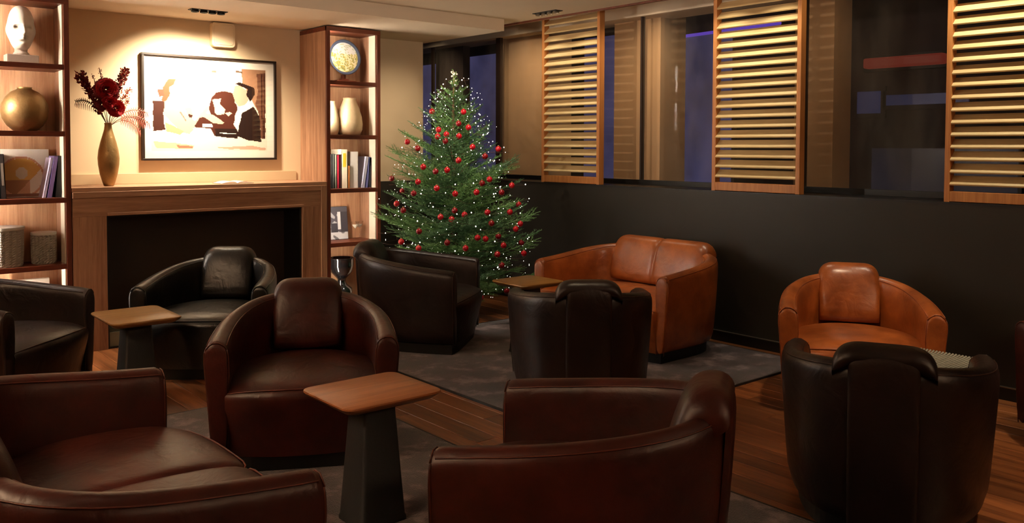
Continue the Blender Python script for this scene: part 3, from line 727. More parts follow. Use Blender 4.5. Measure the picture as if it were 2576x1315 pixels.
    for u, in_ in ((-1, .022), (-.96, .006), (-.85, 0), (-.4, -.004), (0, -.005), (.4, -.004), (.85, 0), (.96, .006), (1, .022)):
        rows.append([(u * pw_, y + in_, z) for y, z in rp])
    mb = MB(); mb.grid(rows); mb.build('rear_panel', lm, root, smooth=True, sub=1)
    # plinth
    pl_ = []
    for i in range(n):
        p, nin, h, t = info(i); pl_.append((p.x + nin.x * .075, min(p.y + nin.y * .075, F - .02)))
    pl_ = pl_ + [(-W / 2 + .2, F + .0), (W / 2 - .2, F + .0)]
    MB().prism(pl_, 0.0, .07).build('plinth', M['black'], root)
    return root

seats = [
 ('armchair', .868, 'red-brown leather tub armchair facing the camera behind the front oak side table', 'l_red', 'p_red', (2.015, 3.987), 151.3),
 ('armchair', .868, 'tan leather tub armchair against the dark window panel with a glossy back cushion', 'l_tan', 'p_tan', (4.887, 2.608), 123.6),
 ('armchair', .868, 'dark brown armchair seen from behind, in front of the tan armchair', 'l_dark', 'p_dark', (3.467, 1.708), -64.45),
 ('armchair', .868, 'dark brown armchair seen from behind, in front of the tan loveseat', 'l_dark', 'p_dark', (3.574, 3.581), -40.0),
 ('armchair', .868, 'dark brown armchair beside the fir tree, turned sideways to the right', 'l_dark', 'p_dark', (3.675, 5.48), -140.5),
 ('armchair', .868, 'brown armchair at the front seen from its side, beside the front oak side table', 'l_red', 'p_red', (2.004, 1.948), 33.7),
 ('armchair', .868, 'black leather tub armchair in front of the fireplace', 'l_black', 'p_black', (2.274, 5.828), 143.3),
 ('armchair', .868, 'dark brown armchair cut by the left edge, beside the left bookcase', 'l_dark', 'p_dark', (0.911, 5.856), -135.3),
 ('armchair', .868, 'brown armchair cut by the right edge, near the right shutter', 'l_red', 'p_red', (5.085, 1.165), 60),
]
for nm, W, lab, lm, pm, (x, y), th in seats:
    r = make_seat(nm, W, lab, 'armchair', M[lm], M[pm], loc=(x, y, 0.0125 if (x, y) in ((2.015, 3.987), (3.574, 3.581), (3.675, 5.48), (2.004, 1.948)) else 0.0), rz=math.radians(th))
    r['group'] = 'leather tub armchairs around the lounge'
make_seat('loveseat', 1.34, 'tan leather two seat loveseat beside the window panel and fir tree', 'sofa', M['l_tan'], M['p_tan'], True, .47, (4.968, 4.438, 0.0125), math.radians(90.5))
make_seat('loveseat', 1.48, 'reddish brown leather loveseat in the lower left corner with an empty creased seat', 'sofa', M['l_red'], M['p_red'], True, .50, (0.72, 2.83, 0.0125), math.radians(-91.5))

# ------------------------------------------------------------------ side tables
def side_table(cx, cy, wx, wy, label, mat, h=0.52, rz=0):
    r = empty('side_table', (cx, cy, 0.0125 if cx < 4.4 and cy > 2.5 and cy < 5 else 0), rz, label=label, cat='table', group='small oak topped pedestal tables')
    poly = rrect(wx, wy, .045, 6)
    mb = MB(); n = len(poly)
    def off(d, z): 
        return [(x * (1 - 2 * d / wx), y * (1 - 2 * d / wy), z) for x, y in poly]
    rings = [off(.030, h - .034), off(.006, h - .016), off(.0, h - .008), off(.001, h - .002), off(.004, h)]
    mb.grid(rings, closed_u=True); mb.f.append(tuple(range(n))); mb.f.append(tuple((len(rings) - 1) * n + j for j in range(n - 1, -1, -1)))
    mb.build('table_top', mat, r, smooth=True, angle=35)
    a, b = .068, .106; mb = MB()
    rings = []
    for s, z in ((b, .0), (b, .012), (b - .004, .02), (a + .002, h - .05), (a, h - .034)):
        rings.append([(x * s / .15, y * s / .15, z) for x, y in rrect(.30, .28, .03, 4)])
    mb.grid(rings, closed_u=True); m_ = len(rings[0]); mb.f.append(tuple(range(m_))); mb.f.append(tuple((len(rings) - 1) * m_ + j for j in range(m_ - 1, -1, -1)))
    mb.build('pedestal', M['pedestal'], r, smooth=True, angle=35)
    return r
side_table(1.787, 2.972, .44, .385, 'small square oak table on a charcoal pedestal at the front centre', M['table_a'])
side_table(1.565, 5.235, .385, .475, 'oak topped side table in front of the black armchair', M['table_b'])
side_table(4.13, 4.70, .40, .385, 'oak topped side table in front of the fir tree and tan loveseat', M['table_b'])
side_table(4.03, 1.75, .34, .36, 'side table between the tan armchair and the dark armchair seen from behind', M['table_b'])
# pale ribbed mat on that table
mt = empty('ribbed_mat', (4.03, 1.75, .5205), label='pale ribbed mat lying on the side table between two right armchairs', cat='mat')
MB().prism(rrect(.32, .34, .03), .0, .004).build('mat_sheet', M['mat'], mt)
mb = MB()
for k in range(24):
    y = -.19 + .38 * k / 23
    mb.tube([(-.16, y * .87, .005), (.135, y * .87, .007), (.165, y * .9, .012)], [.003, .004, .0055], 6)
o = mb.build('ribs', M['mat'], mt, smooth=True)

# ------------------------------------------------------------------ fir tree
TX, TY = 4.57, 6.2
ZZ = [0, .35, .7, 1.0, 1.4, 1.61, 1.96, 2.12, 2.3]; RR = [.62, .80, .82, .74, .62, .47, .25, .10, .03]
def interp(x, xs, ys):
    for i in range(len(xs) - 1):
        if x <= xs[i + 1]: return ys[i] + (ys[i + 1] - ys[i]) * (x - xs[i]) / (xs[i + 1] - xs[i])
    return ys[-1]
tree = empty('fir_tree', (TX, TY, 0), label='decorated fir tree with fairy lights and red baubles in the corner by the windows', cat='tree')
MB().tube([(0, 0, .05), (.005, 0, .8), (-.01, .005, 1.5), (0, 0, 2.12)], [.045, .032, .018, .005], 10).build('trunk', M['bark'], tree, smooth=True)
MB().lathe([(.10, 0), (.15, .01), (.17, .14), (.155, .15), (.05, .15)], (0, 0, 0), 24).build('stand', M['lacquer'], tree, smooth=True, angle=40)
def branch_mesh(L, seed, mat):
    rnd = random.Random(seed); mb = MB(); needles = []
    def stem(p0, d, ln, r0, up):
        pts = []; p = Vector(p0); dd = Vector(d).normalized(); k = max(3, int(ln / .06))
        for i in range(k + 1):
            pts.append(p.copy()); dd = (dd + Vector((0, 0, up * .5 / k)) + Vector((rnd.uniform(-.04, .04), rnd.uniform(-.04, .04), rnd.uniform(-.03, .03)))).normalized(); p = p + dd * (ln / k)
        mb.tube(pts, [r0 * (1 - .8 * i / k) for i in range(k + 1)], 4, False)
        tot = ln; nn = int(tot / .0048)
        for i in range(nn):
            f = (i + rnd.random()) / nn
            if f < .05: continue
            j = min(k - 1, int(f * k)); q = pts[j].lerp(pts[j + 1], f * k - j); t = (pts[j + 1] - pts[j]).normalized()
            side = t.cross(Vector((0, 0, 1))).normalized(); upv = side.cross(t)
            a = rnd.uniform(-.5, PI + .5)
            nd = (side * math.cos(a) + upv * math.sin(a)) * .85 + t * .6; nd.normalize()
            needles.append((q, nd, rnd.uniform(.016, .025)))
        return pts
    main = stem((0, 0, 0), (1, 0, 0), L, .006 + .006 * L, .25)
    nt_ = max(3, int(L / .055))
    for i in range(nt_):
        f = .14 + .8 * i / nt_; j = min(len(main) - 2, int(f * (len(main) - 1)))
        q = main[j].lerp(main[j + 1], f * (len(main) - 1) - j)
        for sgn in (-1, 1):
            if rnd.random() < .12: continue
            ln = L * (.42 * (1 - f) + .10) * rnd.uniform(.7, 1.15)
            if ln < .03: continue
            a = rnd.uniform(.7, 1.0)
            tw = stem(q, (math.cos(a), sgn * math.sin(a), rnd.uniform(-.15, .2)), ln, .003, .2)
            if ln > .14:
                for g in (.35, .6):
                    jj = int(g * (len(tw) - 1))
                    for s2 in (-1, 1):
                        b = a * sgn + s2 * .8
                        stem(tw[jj], (math.cos(b), math.sin(b), rnd.uniform(-.1, .2)), ln * .38, .002, .2)
    k0 = len(mb.v)
    for q, nd, l in needles:
        w = nd.cross(Vector((rnd.uniform(-1, 1), rnd.uniform(-1, 1), rnd.uniform(-1, 1)))).normalized() * .0017
        mb.v += [tuple(q - w), tuple(q + w), tuple(q + nd * l)]; mb.f.append((k0, k0 + 1, k0 + 2)); k0 += 3
    return mb
classes = []
for L in (.80, .60, .42, .26, .14):
    var = []
    for s in range(2):
        o = branch_mesh(L, int(L * 100) + s, None).build('branch', M['needle'] if s == 0 else M['needle2'], tree, fix=False)
        var.append([o, False])
    classes.append((L, var))
rb = random.Random(11)
z = 0.13; az = 0
while z < 2.06:
    R = interp(z + .10, ZZ, RR); nb = 7 if z < 1.2 else 5
    if z > 1.75: nb = 5
    for i in range(nb):
        az_i = az + 2 * PI * i / nb + rb.uniform(-.18, .18)
        Lw = R * rb.uniform(.66, 1.1)
        if math.sin(az_i) > .75 and TY + Lw > YW - .1: Lw = min(Lw, .85)
        tx_, ty_ = TX + Lw * math.cos(az_i), TY + Lw * math.sin(az_i)
        if tx_ < 4.22 and ty_ > 6.62: Lw = min(Lw, .52)
        if tx_ < 4.32 and ty_ < 5.86 and z < .72: Lw = min(Lw, .60)
        best = min(classes, key=lambda c_: abs(math.log(Lw / c_[0])))
        v = rb.choice(best[1])
        if v[1]:
            o = v[0].copy(); COL.objects.link(o)
        else: o = v[0]; v[1] = True
        pitch = -math.radians(8 + 26 * (z / 2.1) + rb.uniform(-6, 6))
        o.location = (0, 0, z + rb.uniform(-.02, .02)); o.rotation_euler = (rb.uniform(-.3, .3), pitch, az_i)
        o.scale = (Lw / best[0],) * 3
    az += 1.1; z += .085 if z < 1.5 else .075
for c_ in classes:
    for v in c_[1]:
        if not v[1]: bpy.data.objects.remove(v[0])
o = branch_mesh(.16, 99, None).build('leader_shoot', M['needle'], tree, fix=False); o.location = (0, 0, 2.02); o.rotation_euler = (0, -PI / 2, 0)
# topper
tp = MB()
for k in range(7):
    a = k * 2.4; h = 2.02 + .02 * k
    c_ = Vector((math.cos(a) * .025, math.sin(a) * .025, h + .02))
    tp.lathe([(0, -.011), (.009, -.006), (.011, 0), (.009, .006), (0, .011)], c_, 8)
for k in range(5):
    a = 2 * PI * k / 5
    tp.tube([(0, 0, 2.13), (math.cos(a) * .028, math.sin(a) * .028, 2.16 + .012 * (k % 2))], [.005, .002], 5)
tp.lathe([(0, 2.12), (.012, 2.13), (.010, 2.15), (0, 2.165)], (0, 0, 0), 8)
tt = tp.build('tree_topper', M['silver'], None, smooth=True, angle=50); tt.location = (TX, TY, 0); tag(tt, 'small silvery twig ornament cluster on the tip of the fir tree', 'ornament')
# fairy lights
lights = empty('fairy_lights', (TX, TY, 0), label='string of tiny white fairy lights wound around the fir tree', cat='lights')
pts = []; rl = random.Random(5); nL = 300; tot = 15
for i in range(nL * 3):
    f = i / (nL * 3 - 1); zz = .22 + 1.85 * f ** .93; a = 2 * PI * tot * f
    r_ = interp(zz, ZZ, RR) * (.70 + .14 * math.sin(i * .9) + rl.uniform(-.16, .08))
    pts.append(Vector((math.cos(a) * r_, math.sin(a) * r_, zz + .02 * math.sin(i * .7) + .05 * math.sin(a * 3.1))))
MB().tube(pts, .0012, 3, False).build('wire', M['stem'], lights, fix=False)
bulb0 = None
for i in range(0, len(pts), 3):
    if bulb0 is None:
        bulb0 = o = MB().lathe([(0, -.0075), (.0062, -.002), (.0062, .003), (0, .009)], (0, 0, 0), 6).build('bulb', M['bulb'], lights)
    else: o = bulb0.copy(); COL.objects.link(o)
    o.location = pts[i] + Vector((rl.uniform(-.01, .01), rl.uniform(-.01, .01), .004)); s = rl.choice((.45, .55, .65, .8)); o.scale = (s, s, s)
extra = MB()
for i in range(650):
    f = rl.random() ** 1.3; zz = .2 + 1.8 * f; a = rl.uniform(0, 2 * PI); r_ = interp(zz, ZZ, RR) * rl.uniform(.55, .92)
    if math.sin(a * 3 + zz * 5) + rl.uniform(-.7, .7) < 0: continue
    c_ = Vector((math.cos(a) * r_, math.sin(a) * r_, zz + rl.uniform(-.03, .03))); q = rl.uniform(.0022, .0040)
    extra.add([c_ + Vector(d_) * q for d_ in ((1, 0, 0), (-1, 0, 0), (0, 1, 0), (0, -1, 0), (0, 0, 1), (0, 0, -1))], [(0, 2, 4), (2, 1, 4), (1, 3, 4), (3, 0, 4), (2, 0, 5), (1, 2, 5), (3, 1, 5), (0, 3, 5)])
tag(extra.build('small_bulbs', M['bulb'], lights, fix=False), kind='stuff')
BAU = [(4.272,6.112,1.8),(4.457,5.91,1.796),(4.387,5.886,1.695),(4.245,5.977,1.641),(4.274,5.905,1.602),(4.249,5.884,1.546),(4.354,5.836,1.587),(4.119,6.262,1.54),(4.099,6.074,1.484),(4.427,5.744,1.497),(4.69,5.724,1.481),(4.509,5.678,1.419),(4.281,5.744,1.386),(4.075,5.956,1.332),(4.129,5.856,1.295),(4.196,5.786,1.307),(4.034,5.972,1.208),(4.004,5.992,1.112),(4.116,5.821,1.159),(4.222,5.71,1.114),(4.441,5.633,1.197),(4.514,5.625,1.228),(4.383,5.633,1.125),(4.624,5.599,1.116),(4.778,5.648,1.171),(3.946,6.161,1.02),(3.949,6.065,0.97),(4.106,5.753,0.927),(4.171,5.69,0.908),(4.201,5.688,0.979),(4.265,5.639,0.944),(4.452,5.573,0.959),(4.475,5.549,0.869),(4.82,5.584,0.844),(4.738,5.547,0.807),(3.978,5.875,0.808),(3.898,6.017,0.716),(3.961,5.857,0.672),(4.116,5.675,0.722),(4.336,5.557,0.758),(4.401,5.534,0.746),(4.523,5.517,0.761),(4.501,5.502,0.615),(4.831,5.55,0.593),(4.546,5.499,0.521),(4.235,5.586,0.677),(4.563,5.499,0.685),(4.008,6.335,1.226),(4.453,5.835,1.662),(4.22,5.956,1.585),(4.60,5.50,.30),(4.42,5.62,.25),(4.9,5.75,.33),(4.30,6.62,1.1),(5.05,6.5,.9),(4.9,5.7,1.0),(4.95,5.72,.66),(4.7,5.58,.95)]
b0 = {}; bau_objs = []
for i, p in enumerate(BAU):
    dark = i % 3 == 2; key = dark
    if key not in b0:
        n_ = 16; prof = [(0.0, -.026)] + [(.026 * math.sin(PI * k / 10), -.026 * math.cos(PI * k / 10)) for k in range(1, 10)] + [(0.0, .026)]
        o = MB().lathe(prof, (0, 0, 0), n_).build('bauble', M['bauble_dark' if dark else 'bauble'], None, smooth=True)
        cap = MB().lathe([(.007, .023), (.007, .031), (.003, .033), (0, .033)], (0, 0, 0), 8).build('cap', M['gold'], o)
        b0[key] = (o, cap)
    else:
        src, cap = b0[key]; o = src.copy(); COL.objects.link(o); cc_ = cap.copy(); COL.objects.link(cc_); cc_.parent = o
    o.location = p
    bau_objs.append((o, dark, p))
cells = {}
for o, dark, p in bau_objs:
    tier = 'top' if p[2] > 1.5 else 'upper middle' if p[2] > 1.1 else 'lower middle' if p[2] > .72 else 'bottom'
    lat = (p[0] - TX) * RIGHT.x + (p[1] - TY) * RIGHT.y
    side = 'left side' if lat < -.18 else 'right side' if lat > .18 else 'centre'
    cells.setdefault((dark, tier, side), []).append((o, p))
ORD = ['highest', 'second highest', 'third highest', 'fourth highest', 'fifth highest', 'sixth highest', 'seventh highest', 'eighth highest']
for (dark, tier, side), L_ in cells.items():
    L_.sort(key=lambda q: -q[1][2])
    for k, (o, p) in enumerate(L_):
        tag(o, ('deep-red' if dark else 'bright red') + ' bauble, ' + (ORD[k] + ' such, ' if len(L_) > 1 else '') + side + ' of the tree, ' + tier + ' tier', 'ornament', 'deep-red baubles on the fir tree' if dark else 'bright red baubles on the fir tree')

# ------------------------------------------------------------------ mantel: vase with dried flowers, open book
vz = TZ
vs_ = empty('tall_vase', (1.895, 6.95, vz), label='tall slender golden bottle vase on the left of the mantel', cat='vase')
MB().lathe([(.030, 0), (.036, .004), (.045, .03), (.062, .09), (.073, .16), (.076, .21), (.070, .27), (.056, .33), (.040, .385), (.029, .425), (.025, .455), (.027, .475), (.022, .475), (.019, .44), (.0, .43)], (0, 0, 0), 40).build('body', M['gold'], vs_, smooth=True)
fb = empty('dried_bouquet', (1.895, 6.95, vz + .46), label='red and burgundy dried flower bouquet standing in the tall golden vase', cat='flowers')
rf = random.Random(3)
def bez(p0, p1, p2, n=10):
    p0, p1, p2 = map(Vector, (p0, p1, p2)); return [(1 - t) ** 2 * p0 + 2 * t * (1 - t) * p1 + t * t * p2 for t in (i / n for i in range(n + 1))]
def petal(mb, c_, d, l, w):
    d = Vector(d).normalized(); s = d.cross(Vector((rf.uniform(-1, 1), rf.uniform(-1, 1), rf.uniform(-1, 1)))).normalized(); n_ = d.cross(s)
    c_ = Vector(c_)
    mb.add([c_, c_ + d * l * .5 + s * w + n_ * w * .3, c_ + d * l, c_ + d * l * .5 - s * w + n_ * w * .3], [(0, 1, 2, 3)])
def plume(p2, ctrl, mat, name, dens=70, l=.026, w=.007, spread=.8, rr=.028, s0=.35):
    pts_ = bez((0, 0, -.02), ctrl, p2, 14)
    pr_ = MB().tube(pts_, .0025, 5).build('stem', M['stem'], fb)
    mb = MB()
    for i in range(dens):
        f = s0 + (1 - s0) * rf.random(); j = min(13, int(f * 14)); q = pts_[j].lerp(pts_[j + 1], f * 14 - j); t = (pts_[j + 1] - pts_[j]).normalized()
        rd = Vector((rf.uniform(-1, 1), rf.uniform(-1, 1), rf.uniform(-1, 1))).normalized()
        q2 = q + rd * rr * rf.random(); petal(mb, q2, t + rd * spread, l * rf.uniform(.6, 1.2), w)
    mb.build(name, mat, pr_, fix=False)
plume((-.20, .02, .36), (-.07, 0, .18), M['burgundy'], 'flower_spike', 260, .030, .009, .7, .030, .25)
plume((-.175, .0, .38), (-.10, 0, .2), M['burgundy'], 'flower_spike', 150, .03, .009, .7, .020, .5)
plume((.135, .0, .42), (.03, 0, .22), M['burgundy'], 'flower_spike', 260, .026, .009, .8, .030, .35)
plume((.125, .0, .41), (.05, 0, .25), M['pink'], 'flower_spike', 120, .02, .007, .8, .034, .5)
plume((-.055, .0, .42), (-.02, 0, .25), M['burgundy'], 'flower_spike', 60, .014, .004, .9, .010, .5)
plume((-.10, .02, .37), (-.04, 0, .2), M['burgundy'], 'flower_spike', 50, .012, .004, .9, .010, .6)
plume((.15, -.01, .27), (.05, 0, .12), M['pink'], 'flower_spike', 160, .018, .005, 1.0, .022, .4)
plume((.16, .02, .20), (.06, 0, .1), M['pink'], 'flower_spike', 120, .018, .005, 1.0, .022, .4)
for (tip, ctrl, mt_) in (((-.215, 0, .17), (-.10, 0, .21), 'stem'), ((.30, .06, .10), (.14, .02, .17), 'pink'), ((.28, .05, .02), (.15, .02, .12), 'pink'), ((.24, .04, -.04), (.14, .02, .10), 'pink'), ((.31, .05, .02), (.15, .02, .14), 'pink')):
    pts_ = bez((0, 0, -.02), ctrl, tip, 18); st = MB().tube(pts_, .002, 5).build('stem', M['stem'], fb); mb = MB()
    for i in range(6, 19):
        for s in (-1, 1):
            t = (pts_[min(i, 17) + 1] - pts_[min(i, 17)]).normalized()
            dn = Vector((0, 0, -1)) if s < 0 else Vector((0, 0, .35))
            ln = .055 * math.sin(PI * (i - 4) / 17) + .012
            mb.tube(bez(pts_[i], pts_[i] + t * ln * .4 + dn * ln * .3, pts_[i] + t * ln * .25 + dn * ln, 4), [.0022, .003, .003, .002, .0008], 4)
    mb.build('frond', M[mt_], st)
def rose(c_, r):
    mb = MB(); c_ = Vector(c_)
    for layer in range(6):
        k = 4 + layer * 2
        for i in range(k):
            a = 2 * PI * i / k + layer * .5; tilt = .25 + layer * .25; rad = r * (.15 + .15 * layer)
            d = Vector((math.cos(a) * math.sin(tilt), -math.cos(tilt) , math.sin(a) * math.sin(tilt)))
            b_ = c_ + Vector((math.cos(a) * rad * .45, 0, math.sin(a) * rad * .45)); s = Vector((-math.sin(a), 0, math.cos(a)))
            L = r * .75; w = r * .36
            vs = [b_ - s * w * .5, b_ + s * w * .5, b_ + d * L * .6 + s * w, b_ + d * L + s * w * .5, b_ + d * L - s * w * .5, b_ + d * L * .6 - s * w]
            mb.add(vs, [(0, 1, 2, 5), (5, 2, 3, 4)])
    return mb
for c_, r_, m_ in (((-.02, -.03, .26), .080, 'burgundy'), ((-.02, -.045, .265), .068, 'red_petal'), ((.045, -.04, .125), .058, 'red_petal'), ((.0, -.05, .17), .050, 'red_petal'), ((.012, -.04, .215), .045, 'burgundy'), ((-.05, -.03, .15), .040, 'burgundy')):
    rose(c_, r_).build('bloom', M[m_], fb, fix=False)

bk = empty('open_book', (2.84, 6.90, TZ), label='open book lying flat on the mantel below the picture', cat='book')
for s in (-1, 1):
    rows = []
    for i in range(9):
        t = i / 8; rows.append([(s * .13 * t, y, .004 + .018 * math.sin(PI * min(1, t * 1.1)) ** .6 * (1 - .5 * t)) for y in (-.09, .09)])
    bot = [[(x, y, .003) for x, y, z in r_] for r_ in rows]
    mb = MB(); mb.grid([[r_[0], r_[1], b[1], b[0]] for r_, b in zip(rows, bot)], closed_u=True); mb.f += [(0, 1, 2, 3), (32, 33, 34, 35)]
    mb.build('pages', M['paper'], bk, smooth=True, angle=40)
MB().box(-.136, .136, -.095, .095, 0, .003).build('cover', M['cherry'], bk)

# ------------------------------------------------------------------ bookcase contents
def book(x, y, z, th, h, d, col, label, lean=0.0, name='book', title=None, group=None):
    r = empty(name, (x, y, z), label=label, cat='book', group=group); r.rotation_euler = (0, lean, 0)
    cm = plain('book_cover', col, 0.55)
    mb = MB().box(0, th, 0, .004, 0, h).box(0, .0025, 0, d, 0, h).box(th - .0025, th, 0, d, 0, h); mb.build('cover', cm, r)
    MB().box(.0025, th - .0025, .006, d - .005, .004, h - .004).build('pages', M['paper'], r)
    if title:
        MB().box(th * .25, th * .75, -.0012, 0, h * title[1], h * title[2]).build('spine_label', plain('spine_print', title[0], .5), r)
    return r
S2, S3, S4, S1 = SH[2], SH[3], SH[4], SH[1]
# left bookcase, third shelf
book(1.035, 6.84, S2, .040, .30, .19, (206, 180, 160), 'pale tan book at the left edge of the book shelf, left bookcase')
book(1.080, 6.84, S2, .026, .29, .19, (150, 120, 100), 'brown spined book third from the black book in the left bookcase')
book(1.110, 6.84, S2, .045, .29, .19, (220, 200, 180), 'thick cream book beside the black upright book in the left bookcase', lean=.02)
book(1.165, 6.83, S2, .030, .31, .19, (30, 24, 24), 'black upright book leaning on the large picture book', lean=-.04, title=((120, 110, 100), .3, .8))
book(1.500, 6.83, S2, .042, .30, .17, (18, 16, 24), 'black book leaning at the right end of the left book shelf', lean=.08)
book(1.452, 6.83, S2, .028, .30, .17, (128, 108, 168), 'purple book leaning on the black one in the left bookcase', lean=.16)
book(1.425, 6.84, S2, .018, .29, .17, (200, 190, 220), 'thin lilac book leaning beside the purple book', lean=.19)
ab = empty('picture_book', (1.345, 6.985, S2), label='large white picture book facing out with a golden round image', cat='book')
ab.rotation_euler = (-.05, 0, 0)
MB().box(-.155, .155, 0, .028, 0, .345).build('cover', M['paper'], ab, bevel=.002)
def cov(u, v):
    r = math.hypot((u - .42) * .9, v - .42)
    if v < .06: return (120, 80, 60)
    if math.hypot(u - .42, v - .5) < .13: return (208, 200, 178)
    if r < .40 and u - v < .25: return (206, 164, 84) if v > .35 else (150, 104, 66)
    if abs(r - .42) < .018: return (200, 150, 120)
    return (238, 232, 222) if v > .35 or u > .6 else (196, 150, 120)
print_sheet('cover_print', .30, .335, 44, 48, cov, ab, (0, -.0015, .1725))
def basket(x, y, z, r, h, label):
    b = empty('lidded_basket', (x, y, z), label=label, cat='basket', group='woven lidded baskets')
    mb = MB(); n_ = 72; k = int(h / .0085); rows = []
    for i in range(k + 1):
        row_ = []
        for j in range(n_):
            bumpv = .006 * (1 if (j + (i % 4 > 1) * 2 + i) % 4 < 2 else -1) if 0 < i < k else 0
            a = 2 * PI * j / n_; rr_ = r * (.95 + .05 * math.sin(PI * i / k * .6)) + bumpv; row_.append((rr_ * math.cos(a), rr_ * math.sin(a), h * i / k))
        rows.append(row_)
    mb.grid(rows, closed_u=True); mb.f.append(tuple(range(n_ - 1, -1, -1))); mb.build('woven_body', M['basket'], b)
    MB().lathe([(0, 0), (r * 1.06, 0), (r * 1.08, .008), (r * 1.06, .020), (0, .024)], (0, 0, h), 40).build('lid', M['basket_lid'], b, smooth=True, angle=40)
basket(1.170, 6.90, S1, .135, .255, 'taller grey woven basket with a pale flat lid, left of the pair')
basket(1.437, 6.905, S1, .078, .205, 'smaller grey woven basket with a pale lid, right of the pair')
gv = empty('round_vase', (1.335, 6.925, S3), label='large squat golden ball vase on the second shelf of the left bookcase', cat='vase')
MB().lathe([(.05, 0), (.075, .004), (.115, .04), (.143, .09), (.152, .14), (.146, .19), (.122, .24), (.085, .278), (.05, .295), (.045, .305), (.05, .310), (.035, .308), (.03, .28), (0, .27)], (0, 0, 0), 48).build('body', M['gold'], gv, smooth=True)
# flat book on the lowest shelf
lb = empty('flat_book', (1.27, 6.90, SH[0]), label='white wide book standing on the lowest shelf of the left bookcase', cat='book')
MB().box(-.20, .20, 0, .03, 0, .46).build('cover', M['paper'], lb, bevel=.002)
MB().box(-.197, .197, .003, .027, .455, .463).build('pages', M['liner'], lb)
# stone head on a block
hd = empty('stone_head', (1.315, 6.905, S4), label='white carved stone head with closed eyes on a block, top shelf of left bookcase', cat='sculpture')
MB().box(-.10, .10, -.06, .06, 0, .062).build('block', M['stone_block'], hd, bevel=.004)
MB().lathe([(.050, .062), (.050, .075), (.040, .085), (.042, .13), (.046, .16)], (0, .005, 0), 24).build('neck', M['stone_block'], hd, bevel=.004)
def headpt(a, b):   # a azimuth (-pi..pi, 0 = face -y), b elevation 0..pi from top
    sb = math.sin(b) ** .86; x = sb * math.sin(a); y = -sb * math.cos(a); z = math.cos(b)
    R = [.083, .095, .160]
    w = 1 + .10 * abs(z) ** 2 if z > 0 else 1 - .12 * z * z + .10 * z ** 4
    px, py, pz = x * R[0] * w, y * R[1] * w, z * R[2]
    fa = a; front = math.cos(a) > 0
    if front:
        g = lambda ca, cz, sa, sz: math.exp(-((fa - ca) / sa) ** 2 - ((z - cz) / sz) ** 2)
        off = .034 * g(0, -.12, .15, .20) + .018 * g(0, -.24, .26, .06) - .045 * g(.42, .01, .27, .095) - .045 * g(-.42, .01, .27, .095)
        off += .018 * g(.42, -.02, .18, .04) + .018 * g(-.42, -.02, .18, .04) + .010 * g(.42, .14, .35, .04) + .010 * g(-.42, .14, .35, .04)
        off += .020 * g(0, -.40, .34, .030) + .020 * g(0, -.485, .28, .030) - .016 * g(0, -.44, .40, .016) - .012 * g(.5, -.35, .25, .15) - .012 * g(-.5, -.35, .25, .15) - .012 * g(0, -.55, .3, .04) + .018 * g(0, -.70, .4, .10)
        py -= off; 
    ear = math.exp(-((abs(a) - 1.62) / .16) ** 2 - ((z + .12) / .30) ** 2); px += math.copysign(.012 * ear, x)
    if z > .45:
        q = .004 * math.sin(a * 12) * math.sin(z * 40); px *= 1 + q; py *= 1 + q
    return (px, py, pz + .165 + .082)
rows = []
for i in range(1, 64):
    b = PI * i / 64 * .93 + .02
    rows.append([headpt(-PI + 2 * PI * j / 96, b) for j in range(96)])
mb = MB(); mb.grid(rows, closed_u=True); mb.f.append(tuple(range(96))); mb.f.append(tuple(62 * 96 + j for j in range(95, -1, -1)))
mb.build('head', M['white_stone'], hd, smooth=True)
# right bookcase: plate on stand
pt = empty('display_plate', (3.890, 6.94, S4), label='blue rimmed round plate on a stand, top of the narrow bookcase', cat='plate')
o = MB().lathe([(0, 0), (.09, .0), (.14, .012), (.158, .020), (.160, .024), (.148, .021), (.134, .012), (0, .008)], (0, 0, 0), 48).build('rim', plain('blue_grey_glaze', (72, 82, 104), .3, var=.2, vscale=20), pt, smooth=True); o.rotation_euler = (PI / 2 - .12, 0, 0); o.location = (0, 0, .225)
def flor(u, v):
    r = math.hypot(u - .5, v - .5)
    if r > .5: return (72, 82, 104)
    q = math.sin(u * 41 + math.sin(v * 23) * 2) * math.sin(v * 37 + math.cos(u * 19) * 2)
    if v > .62: return (226, 222, 216) if q < .5 else (190, 190, 160)
    return (232, 222, 180) if q < 0 else ((190, 176, 96) if q < .6 else (150, 150, 90))
vs = []; fs = []; n_ = 40
me_rows = [[(.134 * k / 14 * math.cos(2 * PI * j / n_), .134 * k / 14 * math.sin(2 * PI * j / n_), .0125) for j in range(n_)] for k in range(1, 15)]
mb = MB(); mb.grid(me_rows, closed_u=True); mb.f.append(tuple(range(n_)))
o2 = mb.build('painted_well', M['print'], pt, fix=False); ca = o2.data.color_attributes.new('Col', 'FLOAT_COLOR', 'CORNER'); buf = []
for p in o2.data.polygons:
    for li in p.loop_indices:
        co = p.center; buf += list(lin(flor(.5 + co.x / .268, .5 + co.y / .268)))
ca.data.foreach_set('color', buf); o2.rotation_euler = o.rotation_euler; o2.location = o.location
MB().box(-.10, .10, -.05, .05, 0, .018).box(-.015, .015, -.01, .03, .018, .07).box(-.04, .04, -.02, .02, .018, .035).build('stand', M['cherry'], pt, bevel=.002)
